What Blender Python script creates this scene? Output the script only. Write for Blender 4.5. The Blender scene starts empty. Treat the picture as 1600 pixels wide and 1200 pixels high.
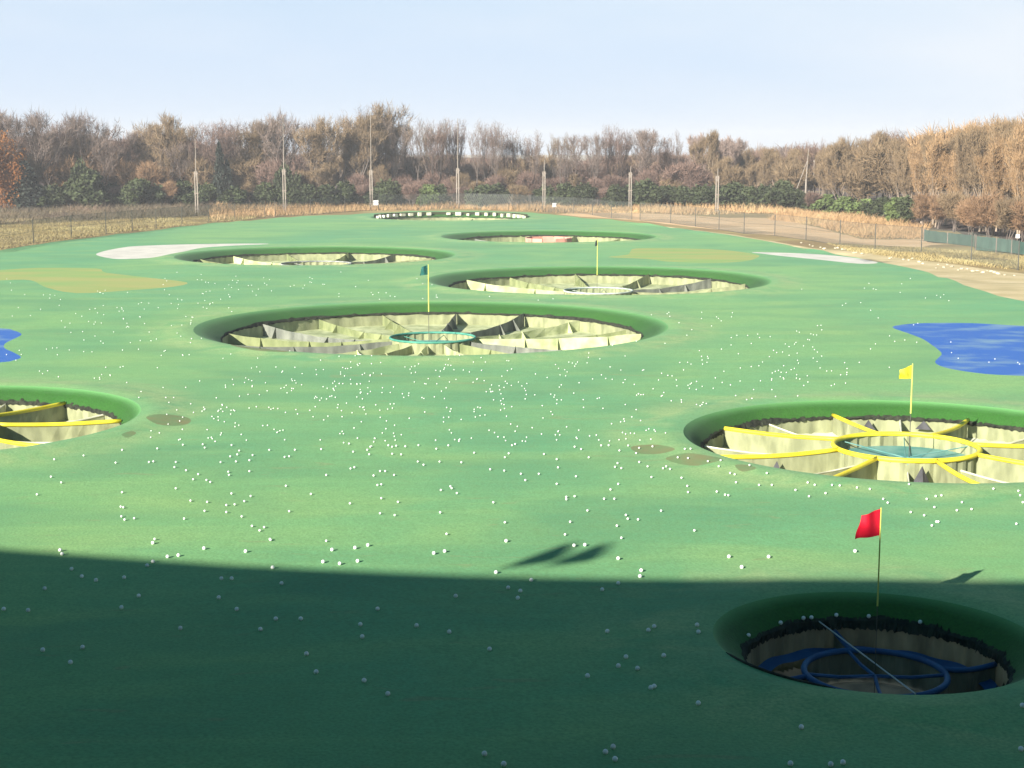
import bpy, math, random
import numpy as np
from mathutils import Vector, geometry
R = math.radians
rnd = random.Random(7)
sc = bpy.context.scene
col = sc.collection

# ---------------------------------------------------------------- camera maths
F, CX, CY, HC = 2400.0, 800.0, 600.0, 9.0
PITCH = math.atan(367.0 / F)
def at(px, py, z=0.0):
    """ground point seen at pixel (px,py) of the 1600x1200 photograph"""
    u = (px - CX) / F; v = (py - CY) / F
    dy = math.cos(PITCH) - v * math.sin(PITCH)
    dz = -math.sin(PITCH) - v * math.cos(PITCH)
    t = (z - HC) / dz
    return (u * t, dy * t)
def xat(px, D, z=0.0):
    """x of pixel column px at distance D"""
    depth = D * math.cos(PITCH) - (z - HC) * math.sin(PITCH)
    return (px - CX) / F * depth
def ztop(py, D):
    v = (py - CY) / F
    a = math.atan(v) + PITCH
    return HC - D * math.tan(a)

# ---------------------------------------------------------------- object helpers
def link(o, parent=None):
    col.objects.link(o)
    if parent is not None: o.parent = parent
    return o
def tag(o, label=None, cat=None, group=None, kind=None):
    if label: o['label'] = label
    if cat: o['category'] = cat
    if group: o['group'] = group
    if kind: o['kind'] = kind
    return o
def empty(name, loc=(0, 0, 0), rz=0.0):
    o = bpy.data.objects.new(name, None); o.empty_display_size = .3
    o.location = loc; o.rotation_euler = (0, 0, rz)
    return link(o)
class MB:
    def __init__(s): s.v = []; s.f = []; s.m = []
    def add(s, vs, fs, mi=0):
        n = len(s.v); s.v.extend(tuple(p) for p in vs)
        for f in fs: s.f.append(tuple(i + n for i in f)); s.m.append(mi)
    def tube(s, pts, r, sides=6, caps=True, closed=False, mi=0):
        pts = [Vector(p) for p in pts]; n = len(pts)
        rs = r if isinstance(r, (list, tuple)) else [r] * n
        vs = []; fs = []
        for i, p in enumerate(pts):
            if closed: d = pts[(i + 1) % n] - pts[i - 1]
            else: d = pts[min(i + 1, n - 1)] - pts[max(i - 1, 0)]
            d.normalize()
            a = Vector((0, 0, 1)) if abs(d.z) < .9 else Vector((1, 0, 0))
            x = d.cross(a).normalized(); y = d.cross(x)
            for k in range(sides):
                t = 2 * math.pi * k / sides
                vs.append(p + (x * math.cos(t) + y * math.sin(t)) * rs[i])
        m = n if closed else n - 1
        for i in range(m):
            j = (i + 1) % n
            for k in range(sides):
                l = (k + 1) % sides
                fs.append((i * sides + k, i * sides + l, j * sides + l, j * sides + k))
        if caps and not closed:
            fs.append(tuple(range(sides - 1, -1, -1))); fs.append(tuple((n - 1) * sides + k for k in range(sides)))
        s.add(vs, fs, mi)
    def box(s, c, size, rz=0, mi=0):
        x, y, z = [q / 2 for q in size]; ca, sa = math.cos(rz), math.sin(rz)
        vs = []
        for dz in (-z, z):
            for dx, dy in ((-x, -y), (x, -y), (x, y), (-x, y)):
                vs.append((c[0] + dx * ca - dy * sa, c[1] + dx * sa + dy * ca, c[2] + dz))
        s.add(vs, [(3, 2, 1, 0), (4, 5, 6, 7), (0, 1, 5, 4), (1, 2, 6, 5), (2, 3, 7, 6), (3, 0, 4, 7)], mi)
    def build(s, name, mats, parent=None, smooth=False):
        me = bpy.data.meshes.new(name); me.from_pydata(s.v, [], s.f)
        for m in (mats if isinstance(mats, (list, tuple)) else [mats]): me.materials.append(m)
        if any(s.m): me.polygons.foreach_set('material_index', s.m)
        if smooth: me.polygons.foreach_set('use_smooth', [True] * len(me.polygons))
        me.update()
        return link(bpy.data.objects.new(name, me), parent)
def np_mesh(name, verts, tris, mats, mi=None):
    """mesh from numpy arrays"""
    me = bpy.data.meshes.new(name)
    nv, nt = len(verts), len(tris)
    me.vertices.add(nv); me.vertices.foreach_set('co', np.asarray(verts, np.float32).ravel())
    me.loops.add(nt * 3); me.loops.foreach_set('vertex_index', np.asarray(tris, np.int32).ravel())
    me.polygons.add(nt); me.polygons.foreach_set('loop_start', np.arange(0, nt * 3, 3, dtype=np.int32))
    for m in (mats if isinstance(mats, (list, tuple)) else [mats]): me.materials.append(m)
    if mi is not None: me.polygons.foreach_set('material_index', np.asarray(mi, np.int32))
    me.update(calc_edges=True); me.validate()
    return me

# ---------------------------------------------------------------- materials
def mat(name, c1, c2=None, scale=(1, 1, 1), nscale=1.0, detail=4, rough=.85, c3=None, bump=0.0, bscale=8.0,
        sheen=0.0, transl=0.0, spec=.3, rand=0.0, lo=.35, hi=.65, coords='Object'):
    m = bpy.data.materials.new(name); m.use_nodes = True; nt = m.node_tree; N = nt.nodes; L = nt.links
    b = N['Principled BSDF']; b.inputs['Roughness'].default_value = rough
    b.inputs['Specular IOR Level'].default_value = spec
    if sheen:
        b.inputs['Sheen Weight'].default_value = sheen; b.inputs['Sheen Roughness'].default_value = .6
        b.inputs['Sheen Tint'].default_value = (.75, 1, .8, 1)
    tc = N.new('ShaderNodeTexCoord'); mp = N.new('ShaderNodeMapping'); mp.inputs['Scale'].default_value = scale
    L.new(tc.outputs[coords], mp.inputs['Vector'])
    out = None
    if c2:
        no = N.new('ShaderNodeTexNoise'); no.inputs['Scale'].default_value = nscale; no.inputs['Detail'].default_value = detail
        L.new(mp.outputs[0], no.inputs['Vector'])
        cr = N.new('ShaderNodeValToRGB'); e = cr.color_ramp.elements
        e[0].position = lo; e[0].color = (*c1, 1); e[1].position = hi; e[1].color = (*c2, 1)
        if c3: x = e.new((lo + hi) / 2); x.color = (*c3, 1)
        L.new(no.outputs['Fac'], cr.inputs[0]); out = cr.outputs[0]
    else:
        rg = N.new('ShaderNodeRGB'); rg.outputs[0].default_value = (*c1, 1); out = rg.outputs[0]
    if rand:
        oi = N.new('ShaderNodeObjectInfo'); hs = N.new('ShaderNodeHueSaturation')
        mr = N.new('ShaderNodeMapRange'); mr.inputs[3].default_value = 1 - rand; mr.inputs[4].default_value = 1 + rand
        L.new(oi.outputs['Random'], mr.inputs[0]); L.new(mr.outputs[0], hs.inputs['Value'])
        L.new(out, hs.inputs['Color']); out = hs.outputs[0]
    L.new(out, b.inputs['Base Color'])
    if bump:
        n2 = N.new('ShaderNodeTexNoise'); n2.inputs['Scale'].default_value = bscale; n2.inputs['Detail'].default_value = 3
        L.new(tc.outputs[coords], n2.inputs['Vector'])
        bp = N.new('ShaderNodeBump'); bp.inputs['Strength'].default_value = bump; bp.inputs['Distance'].default_value = .05
        L.new(n2.outputs['Fac'], bp.inputs['Height']); L.new(bp.outputs[0], b.inputs['Normal'])
    if transl:
        tr = N.new('ShaderNodeBsdfTranslucent'); L.new(out, tr.inputs['Color'])
        mx = N.new('ShaderNodeMixShader'); mx.inputs[0].default_value = transl
        L.new(b.outputs[0], mx.inputs[1]); L.new(tr.outputs[0], mx.inputs[2])
        L.new(mx.outputs[0], N['Material Output'].inputs['Surface'])
    return m

def turf_mat(name, a, b_, c, fine=.12, blend=None, halo=None):
    """artificial turf: broad tone drift, streaks along the roll direction, pale worn flecks, sand specks"""
    m = bpy.data.materials.new(name); m.use_nodes = True; nt = m.node_tree; N = nt.nodes; L = nt.links
    p = N['Principled BSDF']; p.inputs['Roughness'].default_value = .8; p.inputs['Specular IOR Level'].default_value = .25
    p.inputs['Sheen Weight'].default_value = .03; p.inputs['Sheen Roughness'].default_value = .55
    p.inputs['Sheen Tint'].default_value = (.8, 1, .85, 1)
    tc = N.new('ShaderNodeTexCoord')
    def noise(sc_, s, det, dist=0):
        mp = N.new('ShaderNodeMapping'); mp.inputs['Scale'].default_value = sc_; L.new(tc.outputs['Object'], mp.inputs[0])
        n = N.new('ShaderNodeTexNoise'); n.inputs['Scale'].default_value = s; n.inputs['Detail'].default_value = det
        n.inputs['Distortion'].default_value = dist
        L.new(mp.outputs[0], n.inputs['Vector']); return n.outputs['Fac']
    def ramp(src, lo, hi):
        r = N.new('ShaderNodeMapRange'); r.inputs[1].default_value = lo; r.inputs[2].default_value = hi; L.new(src, r.inputs[0]); return r.outputs[0]
    def mix(fac, x, y, k=1.0):
        mm = N.new('ShaderNodeMix'); mm.data_type = 'RGBA'
        if k != 1.0:
            q = N.new('ShaderNodeMath'); q.operation = 'MULTIPLY'; q.inputs[1].default_value = k; L.new(fac, q.inputs[0]); fac = q.outputs[0]
        L.new(fac, mm.inputs['Factor'])
        for s, v in ((6, x), (7, y)):
            if isinstance(v, tuple): mm.inputs[s].default_value = (*v, 1)
            else: L.new(v, mm.inputs[s])
        return mm.outputs[2]
    o = mix(ramp(noise((1, .55, 1), .045, 4, .6), .38, .62), a, b_)
    o = mix(ramp(noise((.45, 1.0, 1), .35, 6, .5), .46, .72), o, c, .55)
    o = mix(ramp(noise((.6, 1, 1), .22, 6, .6), .45, .68), o, tuple(x * .76 for x in b_), .65)
    o = mix(ramp(noise((.05, 2.2, 1), 1.0, 4), .52, .75), o, tuple(x * 1.15 for x in c), .14)
    if halo:    # paler, yellower turf in a ring round the pits
        ah = N.new('ShaderNodeAttribute'); ah.attribute_name = 'rim_tone'
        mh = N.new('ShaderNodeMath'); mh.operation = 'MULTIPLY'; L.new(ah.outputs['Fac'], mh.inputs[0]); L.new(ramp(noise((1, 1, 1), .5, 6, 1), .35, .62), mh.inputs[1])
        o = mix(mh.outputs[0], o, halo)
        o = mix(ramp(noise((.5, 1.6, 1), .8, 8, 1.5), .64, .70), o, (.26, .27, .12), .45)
    o = mix(ramp(noise((1, 1, 1), 2.6, 6, .5), .35, .7), o, tuple(x * .7 for x in a), .35)
    o = mix(ramp(noise((1, 1, 1), 16.0, 3), .35, .7), o, tuple(x * .45 for x in a), .5)
    if blend:   # fades the slope's painted-in darker look into the field's colour at the crest
        at_ = N.new('ShaderNodeAttribute'); at_.attribute_name = 'slope_fade'; o = mix(at_.outputs['Fac'], o, blend)
    L.new(o, p.inputs['Base Color'])
    bp = N.new('ShaderNodeBump'); bp.inputs['Strength'].default_value = .35; bp.inputs['Distance'].default_value = .03
    L.new(noise((1, 1, 1), 14, 3), bp.inputs['Height']); L.new(bp.outputs[0], p.inputs['Normal'])
    return m

M = {}
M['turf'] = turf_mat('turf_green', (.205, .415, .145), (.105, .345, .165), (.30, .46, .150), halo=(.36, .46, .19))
M['lip'] = turf_mat('turf_lip', (.034, .130, .018), (.020, .095, .016), (.060, .165, .030), blend=(.150, .370, .135))  # field green, darkened in colour for the steep viewing angle and longer pile
M['white_turf'] = mat('white_turf', (.53, .50, .44), (.66, .62, .55), nscale=.6, rough=.9, bump=.2)
M['ochre_turf'] = mat('ochre_turf', (.24, .37, .12), (.36, .36, .13), scale=(.3, 1, 1), nscale=.35, detail=7, c3=(.31, .36, .12), rough=.9, bump=.2)
M['blue_turf'] = mat('blue_turf', (.040, .135, .44), (.18, .30, .42), scale=(.7, 1, 1), nscale=.55, detail=8, rough=.8, lo=.48, hi=.72, bump=.2)
M['worn_turf'] = mat('worn_turf', (.20, .20, .09), (.14, .24, .10), nscale=1.2, rough=.95)
M['rough'] = mat('rough_grass_ground', (.24, .165, .08), (.36, .285, .13), scale=(.35, 1, 1), nscale=.14, detail=7, c3=(.29, .215, .095), rough=.95, bump=.5, bscale=1.5)
M['sand'] = mat('sandy_track', (.58, .38, .21), (.70, .50, .31), scale=(.4, 1, 1), nscale=.25, detail=6, c3=(.62, .41, .23), rough=.95, bump=.08)
M['verge'] = mat('gravel_verge', (.42, .34, .18), (.58, .47, .28), scale=(.6, 1, 1), nscale=.5, detail=8, c3=(.50, .40, .22), rough=.95, bump=.15, bscale=4)
M['woodfloor'] = mat('wood_floor', (.05, .035, .03), (.11, .08, .06), nscale=.2, detail=6, rough=1)
M['hill'] = mat('hill_wood', (.075, .050, .045), (.13, .095, .085), scale=(1, 1, 1), nscale=.16, detail=8, rough=1, bump=1.0, bscale=.6)
M['net'] = mat('beige_netting', (.22, .235, .13), (.36, .375, .21), scale=(1, 1, .4), nscale=2.5, detail=5, rough=.9, transl=.2)
M['net_olive'] = mat('olive_netting', (.17, .20, .09), (.30, .33, .16), scale=(1, 1, .4), nscale=2.0, detail=5, rough=.9, transl=.2)
M['net_grey'] = mat('grey_netting', (.13, .14, .12), (.24, .25, .21), scale=(1, 1, .4), nscale=2.0, detail=5, rough=.9, transl=.15)
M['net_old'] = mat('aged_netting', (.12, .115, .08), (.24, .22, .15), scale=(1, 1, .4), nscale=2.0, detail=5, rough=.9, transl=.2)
M['cream'] = mat('cream_sheet', (.28, .32, .16), (.56, .59, .34), nscale=1.3, detail=6, rough=.85, transl=.1)
M['white_sheet'] = mat('white_sheet', (.40, .40, .27), (.68, .67, .54), nscale=1.1, detail=6, rough=.8)
M['gusset'] = mat('charcoal_cloth', (.045, .045, .05), (.08, .08, .085), nscale=3, rough=.9)
M['brush'] = mat('dark_brush', (.012, .014, .010), (.035, .04, .025), nscale=5, rough=.95)
M['yellow'] = mat('yellow_foam', (.70, .56, .02), (.82, .70, .05), nscale=1.2, detail=6, rough=.5, spec=.4)
M['blue'] = mat('blue_foam', (.010, .05, .15), (.025, .09, .22), nscale=2, rough=.5)
M['teal'] = mat('teal_net', (.05, .22, .16), (.09, .30, .22), nscale=2, rough=.8)
M['teal_dark'] = mat('teal_disc', (.06, .20, .19), (.15, .30, .27), nscale=1.8, rough=.6)
M['grey'] = mat('grey_net', (.16, .17, .16), (.40, .41, .38), nscale=1.5, rough=.8)
M['white_ring'] = mat('pale_ring', (.30, .35, .30), (.50, .54, .48), nscale=1.5, rough=.7)
M['pink'] = mat('faded_red_panels', (.50, .22, .17), (.58, .32, .24), nscale=1, rough=.8)
M['pole'] = mat('pale_timber', (.22, .185, .155), (.30, .26, .22), scale=(1, 1, .2), nscale=3, rough=.85)
M['dpole'] = mat('weathered_timber', (.17, .13, .11), (.24, .19, .16), scale=(1, 1, .2), nscale=3, rough=.9)
M['post'] = mat('dark_steel', (.07, .07, .06), rough=.6)
M['rod_y'] = mat('yellow_rod', (.50, .52, .12), rough=.4)
M['rod_w'] = mat('white_rod', (.45, .45, .42), rough=.4)
M['flag_red'] = mat('red_flag', (.72, .01, .035), (.60, .01, .03), nscale=3, rough=.7, transl=.35)
M['flag_yellow'] = mat('yellow_flag', (.80, .74, .03), (.88, .82, .08), nscale=3, rough=.7, transl=.35)
M['flag_green'] = mat('dark_green_flag', (.01, .10, .09), (.02, .13, .11), nscale=3, rough=.7, transl=.2)
M['flag_black'] = mat('dark_flag', (.02, .035, .04), rough=.8)
M['ball'] = mat('ball_white', (.66, .67, .62), (.86, .86, .83), nscale=.7, rough=.4, spec=.5, rand=.08)
M['stone'] = mat('pale_stone', (.38, .34, .25), (.55, .50, .38), nscale=3, rough=.95, rand=.2)
M['windbreak'] = mat('green_windbreak', (.06, .12, .10), (.09, .16, .13), nscale=1, rough=.9, transl=.3)
M['sign'] = mat('white_board', (.80, .79, .76), rough=.5)
M['roofm'] = mat('roof_metal', (.25, .26, .27), rough=.6)
M['deck'] = mat('deck_concrete', (.32, .31, .29), (.38, .37, .35), nscale=1, rough=.8)
M['wallm'] = mat('building_render', (.30, .28, .25), rough=.8)
def bark(name, a, b): return mat(name, a, b, scale=(1, 1, .3), nscale=2, rough=.95, rand=.22)
M['bark_grey'] = bark('bark_grey', (.115, .090, .078), (.20, .165, .145))
M['bark_dark'] = bark('bark_dark', (.055, .042, .036), (.10, .08, .07))
M['bark_pale'] = bark('bark_pale', (.26, .20, .15), (.36, .29, .22))
M['twig_mauve'] = mat('twigs_mauve', (.150, .094, .076), (.215, .142, .110), nscale=.5, rough=.95, rand=.18)
M['twig_grey'] = mat('twigs_grey', (.150, .110, .092), (.21, .16, .135), nscale=.5, rough=.95, rand=.15)
M['twig_olive'] = mat('twigs_olive', (.175, .120, .070), (.245, .175, .10), nscale=.5, rough=.95, rand=.15)
M['twig_ochre'] = mat('twigs_ochre', (.25, .155, .08), (.34, .22, .115), nscale=.5, rough=.95, rand=.15)
M['twig_red'] = mat('twigs_red', (.21, .125, .07), (.29, .18, .10), nscale=.5, rough=.95, rand=.15)
M['twig_pale'] = mat('twigs_pale', (.26, .19, .165), (.34, .26, .22), nscale=.5, rough=.95, rand=.1)
M['leaf_orange'] = mat('leaves_orange', (.34, .14, .045), (.40, .19, .065), nscale=.3, rough=.9, rand=.1, transl=.4)
M['leaf_dark'] = mat('leaves_dark', (.026, .036, .015), (.065, .080, .030), nscale=.6, rough=.8, rand=.3)
M['leaf_green'] = mat('leaves_green', (.08, .12, .035), (.15, .19, .06), nscale=.6, rough=.8, rand=.2)
M['leaf_conifer'] = mat('leaves_conifer', (.018, .024, .020), (.035, .045, .032), nscale=.8, rough=.8)
M['drygrass'] = mat('dry_grass', (.34, .22, .11), (.48, .34, .18), nscale=.12, detail=5, rough=.95, c3=(.40, .25, .13))
M['drygrass2'] = mat('olive_grass', (.30, .23, .10), (.42, .35, .17), nscale=.15, rough=.95)
M['bramble'] = mat('bramble', (.10, .075, .06), (.20, .14, .10), nscale=.12, detail=5, rough=.95, c3=(.13, .11, .07))

def fence_mesh_mat():
    m = bpy.data.materials.new('chain_link'); m.use_nodes = True; nt = m.node_tree; N = nt.nodes; L = nt.links
    p = N['Principled BSDF']; p.inputs['Base Color'].default_value = (.10, .11, .10, 1); p.inputs['Roughness'].default_value = .6
    tc = N.new('ShaderNodeTexCoord'); facs = []
    for rot in (45, -45):
        mp = N.new('ShaderNodeMapping'); mp.inputs['Rotation'].default_value = (R(rot), R(rot), R(rot))
        L.new(tc.outputs['Object'], mp.inputs[0])
        w = N.new('ShaderNodeTexWave'); w.inputs['Scale'].default_value = 3.5; w.bands_direction = 'X'; L.new(mp.outputs[0], w.inputs['Vector'])
        g = N.new('ShaderNodeMath'); g.operation = 'GREATER_THAN'; g.inputs[1].default_value = .93; L.new(w.outputs['Fac'], g.inputs[0]); facs.append(g.outputs[0])
    mx = N.new('ShaderNodeMath'); mx.operation = 'MAXIMUM'; L.new(facs[0], mx.inputs[0]); L.new(facs[1], mx.inputs[1])
    L.new(mx.outputs[0], p.inputs['Alpha'])
    return m
M['chain'] = fence_mesh_mat()

# ---------------------------------------------------------------- the targets' places
# name, centre x, y, crest radius R, inner radius r
def T(px, D): return (xat(px, D), D)
TG = dict(
    red=(*T(1369, 27.4), 3.0, 2.42), yellow=(*T(1416, 47.7), 7.0, 6.4), yellow2=(*T(-118, 51.0), 7.1, 6.45),
    green=(*T(676, 78.8), 12.1, 10.75), mid=(*T(935, 106.8), 11.9, 10.4), left=(*T(494, 131.5), 11.9, 10.4),
    back=(*T(857, 160.5), 11.2, 9.8), last=(*T(704, 206.0), 10.6, 9.6))

# ---------------------------------------------------------------- terrain
def vnoise(x, y, s, seed=0):
    def h(i, j):
        n = math.sin(i * 127.1 + j * 311.7 + seed * 74.7) * 43758.5453
        return n - math.floor(n)
    x /= s; y /= s; i, j = math.floor(x), math.floor(y); fx, fy = x - i, y - j
    fx = fx * fx * (3 - 2 * fx); fy = fy * fy * (3 - 2 * fy)
    return (h(i, j) * (1 - fx) + h(i + 1, j) * fx) * (1 - fy) + (h(i, j + 1) * (1 - fx) + h(i + 1, j + 1) * fx) * fy
turf_px = [(-420, 445), (-200, 415), (-100, 402), (0, 390), (80, 379), (145, 372), (220, 362.5), (280, 354), (350, 346), (420, 340.5), (500, 336.5),
           (570, 333), (640, 330), (700, 329), (770, 329.5), (830, 332), (900, 338), (1000, 347.5), (1100, 361), (1200, 378), (1270, 391), (1340, 403),
           (1400, 414), (1440, 422), (1480, 435), (1520, 450), (1560, 464), (1610, 474), (1700, 486), (1850, 510), (2100, 560)]
turf_poly = [at(*p) for p in turf_px] + [(42, 50), (42, 4), (-48, 4), (-60, 60)]
patches = {
 'white_bunker_turf': [[(150, 397), (162, 391.5), (185, 387.5), (215, 384.5), (300, 382), (390, 381.2), (420, 382), (360, 384.5), (318, 387), (295, 391), (270, 397.5), (240, 402), (205, 403.5), (175, 403)],
                [(1175, 394.3), (1230, 395), (1290, 398), (1345, 404), (1372, 410.5), (1340, 412), (1290, 407), (1230, 401), (1195, 397)]],
 'ochre_turf': [[(-160, 428), (-60, 423), (0, 421), (60, 417), (150, 418), (165, 425), (230, 433), (292, 440), (270, 447), (200, 453), (120, 458), (70, 448), (48, 437), (0, 437), (-160, 448)],
                [(985, 394), (995, 388.5), (1060, 388.5), (1130, 391), (1182, 398), (1182, 404), (1160, 410), (1100, 412), (1040, 409), (1010, 405), (950, 402.5), (980, 399)]],
 'blue_turf': [[(-260, 500), (-120, 508), (0, 514), (20, 517), (34, 523), (22, 530), (8, 537), (7, 544), (20, 550), (33, 558), (20, 563), (0, 566), (-120, 575), (-260, 575)],
               [(1394, 511), (1420, 505.5), (1460, 503.5), (1520, 504), (1600, 509), (1700, 514), (1790, 530), (1830, 560), (1760, 590), (1680, 592), (1600, 589), (1540, 586), (1490, 579), (1468, 573), (1461, 567), (1467, 560), (1471, 553), (1455, 540), (1440, 530), (1418, 521)]],
 'worn_turf': [[(985, 699), (1010, 696), (1035, 699), (1055, 706), (1030, 710), (1000, 709)],
               [(1040, 716), (1070, 712), (1105, 717), (1130, 723), (1090, 729), (1055, 724)],
               [(1148, 732), (1165, 731.5), (1182, 737), (1160, 740)],
               [(228, 656), (250, 651), (285, 651), (299, 657), (285, 665), (245, 665)],
               [(190, 682), (205, 677), (213, 679), (200, 685)],
               [(360, 542), (375, 537.5), (400, 545), (450, 551), (440, 553.5), (395, 550)]],
}
sand_px = [(868, 334), (930, 331), (1000, 334), (1060, 334), (1140, 340), (1200, 340), (1290, 358), (1345, 372), (1440, 372), (1500, 380), (1440, 386), (1290, 379), (1210, 369), (1130, 359), (1040, 350), (960, 342)]
verge_px = [(1010, 349), (1100, 360), (1200, 376), (1270, 389), (1330, 394), (1385, 401), (1440, 409), (1500, 414), (1560, 420), (1620, 427), (1720, 445), (1950, 480), (2100, 540), (1700, 500), (1500, 455), (1350, 410), (1150, 372)]
sand_poly = [at(*p) for p in sand_px]; verge_poly = [at(*p) for p in verge_px]
wood_poly = [at(*p) for p in [(-500, 340), (0, 326), (300, 321), (600, 318.5), (900, 320), (1200, 326), (1330, 333), (1400, 345), (1450, 357), (1520, 366), (1600, 376), (1700, 392), (2300, 400)]] + [(300, 520), (-300, 520)]

def inpoly(x, y, P):
    c = False; n = len(P); j = n - 1
    for i in range(n):
        xi, yi = P[i]; xj, yj = P[j]
        if (yi > y) != (yj > y) and x < (xj - xi) * (y - yi) / (yj - yi) + xi: c = not c
        j = i
    return c
def terrain_h(x, y):
    h = 0.0
    if not inpoly(x, y, turf_poly):
        if y > 60: h += (vnoise(x, y, 9, 3) - .5) * .35 + (vnoise(x, y, 3, 4) - .5) * .12
        return h - .03
    h += (vnoise(x, y, 17, 1) - .5) * .16 * min(1, y / 60) + (vnoise(x, y, 6, 2) - .5) * .05
    f = 1.0; add = 0
    for (cx, cy, Ro, ri) in TG.values():
        d = math.hypot(x - cx, y - cy)
        if d < Ro + 4:
            k = max(0, (d - Ro) / 4); f *= min(1, k)
            add += .10 * math.exp(-((d - Ro - .55) / .7) ** 2) if d > Ro - .01 else 0
    return h * f + add

def build_terrain():
    pts = []; edges = []; seen = {}
    def addp(x, y):
        k = (round(x, 3), round(y, 3))
        if k in seen: return seen[k]
        seen[k] = len(pts); pts.append(Vector((x, y))); return seen[k]
    def ring(poly, sub):
        ids = []
        n = len(poly)
        for i in range(n):
            a, b = poly[i], poly[(i + 1) % n]
            L_ = math.hypot(b[0] - a[0], b[1] - a[1]); k = max(1, int(L_ / sub))
            for q in range(k):
                t = q / k; ids.append(addp(a[0] + (b[0] - a[0]) * t, a[1] + (b[1] - a[1]) * t))
        for i in range(len(ids)): edges.append((ids[i], ids[(i + 1) % len(ids)]))
    ring([(-2500, -300), (2500, -300), (2500, 2500), (-2500, 2500)], 900)
    ring([(-170, -60), (170, -60), (170, 330), (-170, 330)], 20)
    def smooth(P, n=3):
        # Catmull-Rom through the traced points
        out = []; m = len(P)
        for i in range(m):
            p0, p1, p2, p3 = [np.array(P[(i + k) % m]) for k in (-1, 0, 1, 2)]
            for q in range(n):
                t = q / n
                out.append(tuple(.5 * ((2 * p1) + (p2 - p0) * t + (2 * p0 - 5 * p1 + 4 * p2 - p3) * t * t + (3 * p1 - p0 - 3 * p2 + p3) * t ** 3)))
        return out
    ring(turf_poly, 2.5)
    PP = {k: [smooth([at(*q) for q in P]) for P in v] for k, v in patches.items()}
    for v in PP.values():
        for P in v: ring(P, 50)
    ring(smooth(sand_poly, 2), 50); ring(smooth(verge_poly, 2), 50)
    for (cx, cy, Ro, ri) in TG.values():
        n = 96
        for k, rr in enumerate((Ro, Ro + .25, Ro + .6, Ro + 1.1, Ro + 1.8, Ro + 2.8)):
            ids = [addp(cx + rr * math.cos(2 * math.pi * (i + .5 * (k % 2)) / n), cy + rr * math.sin(2 * math.pi * (i + .5 * (k % 2)) / n)) for i in range(n)]
            if k == 0:
                for i in range(n): edges.append((ids[i], ids[(i + 1) % n]))
    y = 5.0
    while y < 330:
        st = .9 + y * .012; x = -min(165, 25 + y * .5)
        while x < min(165, 25 + y * .5):
            X, Y = x + rnd.uniform(-.3, .3) * st, y + rnd.uniform(-.3, .3) * st
            if all(math.hypot(X - c[0], Y - c[1]) > c[2] + 3 for c in TG.values()): addp(X, Y)
            x += st
        y += st
    vs, es, fs, *_ = geometry.delaunay_2d_cdt(pts, edges, [], 0, 1e-5)
    cls = {k: [] for k in ('turf', 'rough_ground', 'sandy_track', 'gravel_verge', 'woodland_floor', *patches)}
    pb = {k: [(min(q[0] for q in P), max(q[0] for q in P), min(q[1] for q in P), max(q[1] for q in P), P) for P in v] for k, v in PP.items()}
    for f in fs:
        cx = sum(vs[i].x for i in f) / len(f); cy = sum(vs[i].y for i in f) / len(f)
        if any(math.hypot(cx - c[0], cy - c[1]) < c[2] for c in TG.values()): continue
        if inpoly(cx, cy, turf_poly):
            k = 'turf'
            for name, L_ in pb.items():
                for a, b, c, d, P in L_:
                    if a <= cx <= b and c <= cy <= d and inpoly(cx, cy, P): k = name
        elif inpoly(cx, cy, sand_poly): k = 'sandy_track'
        elif inpoly(cx, cy, verge_poly): k = 'gravel_verge'
        elif inpoly(cx, cy, wood_poly): k = 'woodland_floor'
        else: k = 'rough_ground'
        if len(f) > 2:
            a, b, c = vs[f[0]], vs[f[1]], vs[f[2]]
            if (b.x - a.x) * (c.y - a.y) - (b.y - a.y) * (c.x - a.x) < 0: f = list(reversed(f))
        cls[k].append(f)
    H = {}
    def hv(i):
        if i not in H: H[i] = terrain_h(vs[i].x, vs[i].y)
        return H[i]
    mm = dict(turf='turf', rough_ground='rough', sandy_track='sand', gravel_verge='verge', woodland_floor='woodfloor',
              white_bunker_turf='white_turf', ochre_turf='ochre_turf', blue_turf='blue_turf', worn_turf='worn_turf')
    for k, F_ in cls.items():
        idx = {}; V = []; FF = []
        for f in F_:
            g = []
            for i in f:
                if i not in idx: idx[i] = len(V); V.append((vs[i].x, vs[i].y, hv(i)))
                g.append(idx[i])
            FF.append(g)
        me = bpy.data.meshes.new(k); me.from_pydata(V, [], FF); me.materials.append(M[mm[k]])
        me.polygons.foreach_set('use_smooth', [True] * len(me.polygons)); me.update()
        if k == 'turf':
            at_ = me.attributes.new('rim_tone', 'FLOAT', 'POINT')
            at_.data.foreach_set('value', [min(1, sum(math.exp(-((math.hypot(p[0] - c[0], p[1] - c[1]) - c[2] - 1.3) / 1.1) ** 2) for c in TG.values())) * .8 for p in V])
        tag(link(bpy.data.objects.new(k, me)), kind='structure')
build_terrain()

# distant wooded rise behind the range
def hills():
    mb = MB(); nx, ny = 90, 10; W = 620
    vs = []; fs = []
    for j in range(ny + 1):
        for i in range(nx + 1):
            x = -W / 2 + W * i / nx; t = j / ny; y = 335 + 120 * t
            xr = x / 140
            top = 5.8 + 3.5 * max(0, -xr) + 1.0 * max(0, xr) + 1.8 * (vnoise(x, 0, 22, 9) - .5)
            z = top * math.sin(min(1, t * 1.7) * math.pi / 2) * (1 if t < .6 else 1 - (t - .6) * .8) + (vnoise(x, y, 7, 5) - .5) * 1.0 * (t > 0)
            vs.append((x, y, z - .2))
    for j in range(ny):
        for i in range(nx):
            a = j * (nx + 1) + i; fs.append((a, a + 1, a + nx + 2, a + nx + 1))
    mb.add(vs, fs); o = mb.build('hills', M['hill'], smooth=True); tag(o, kind='structure')
hills()

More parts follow.
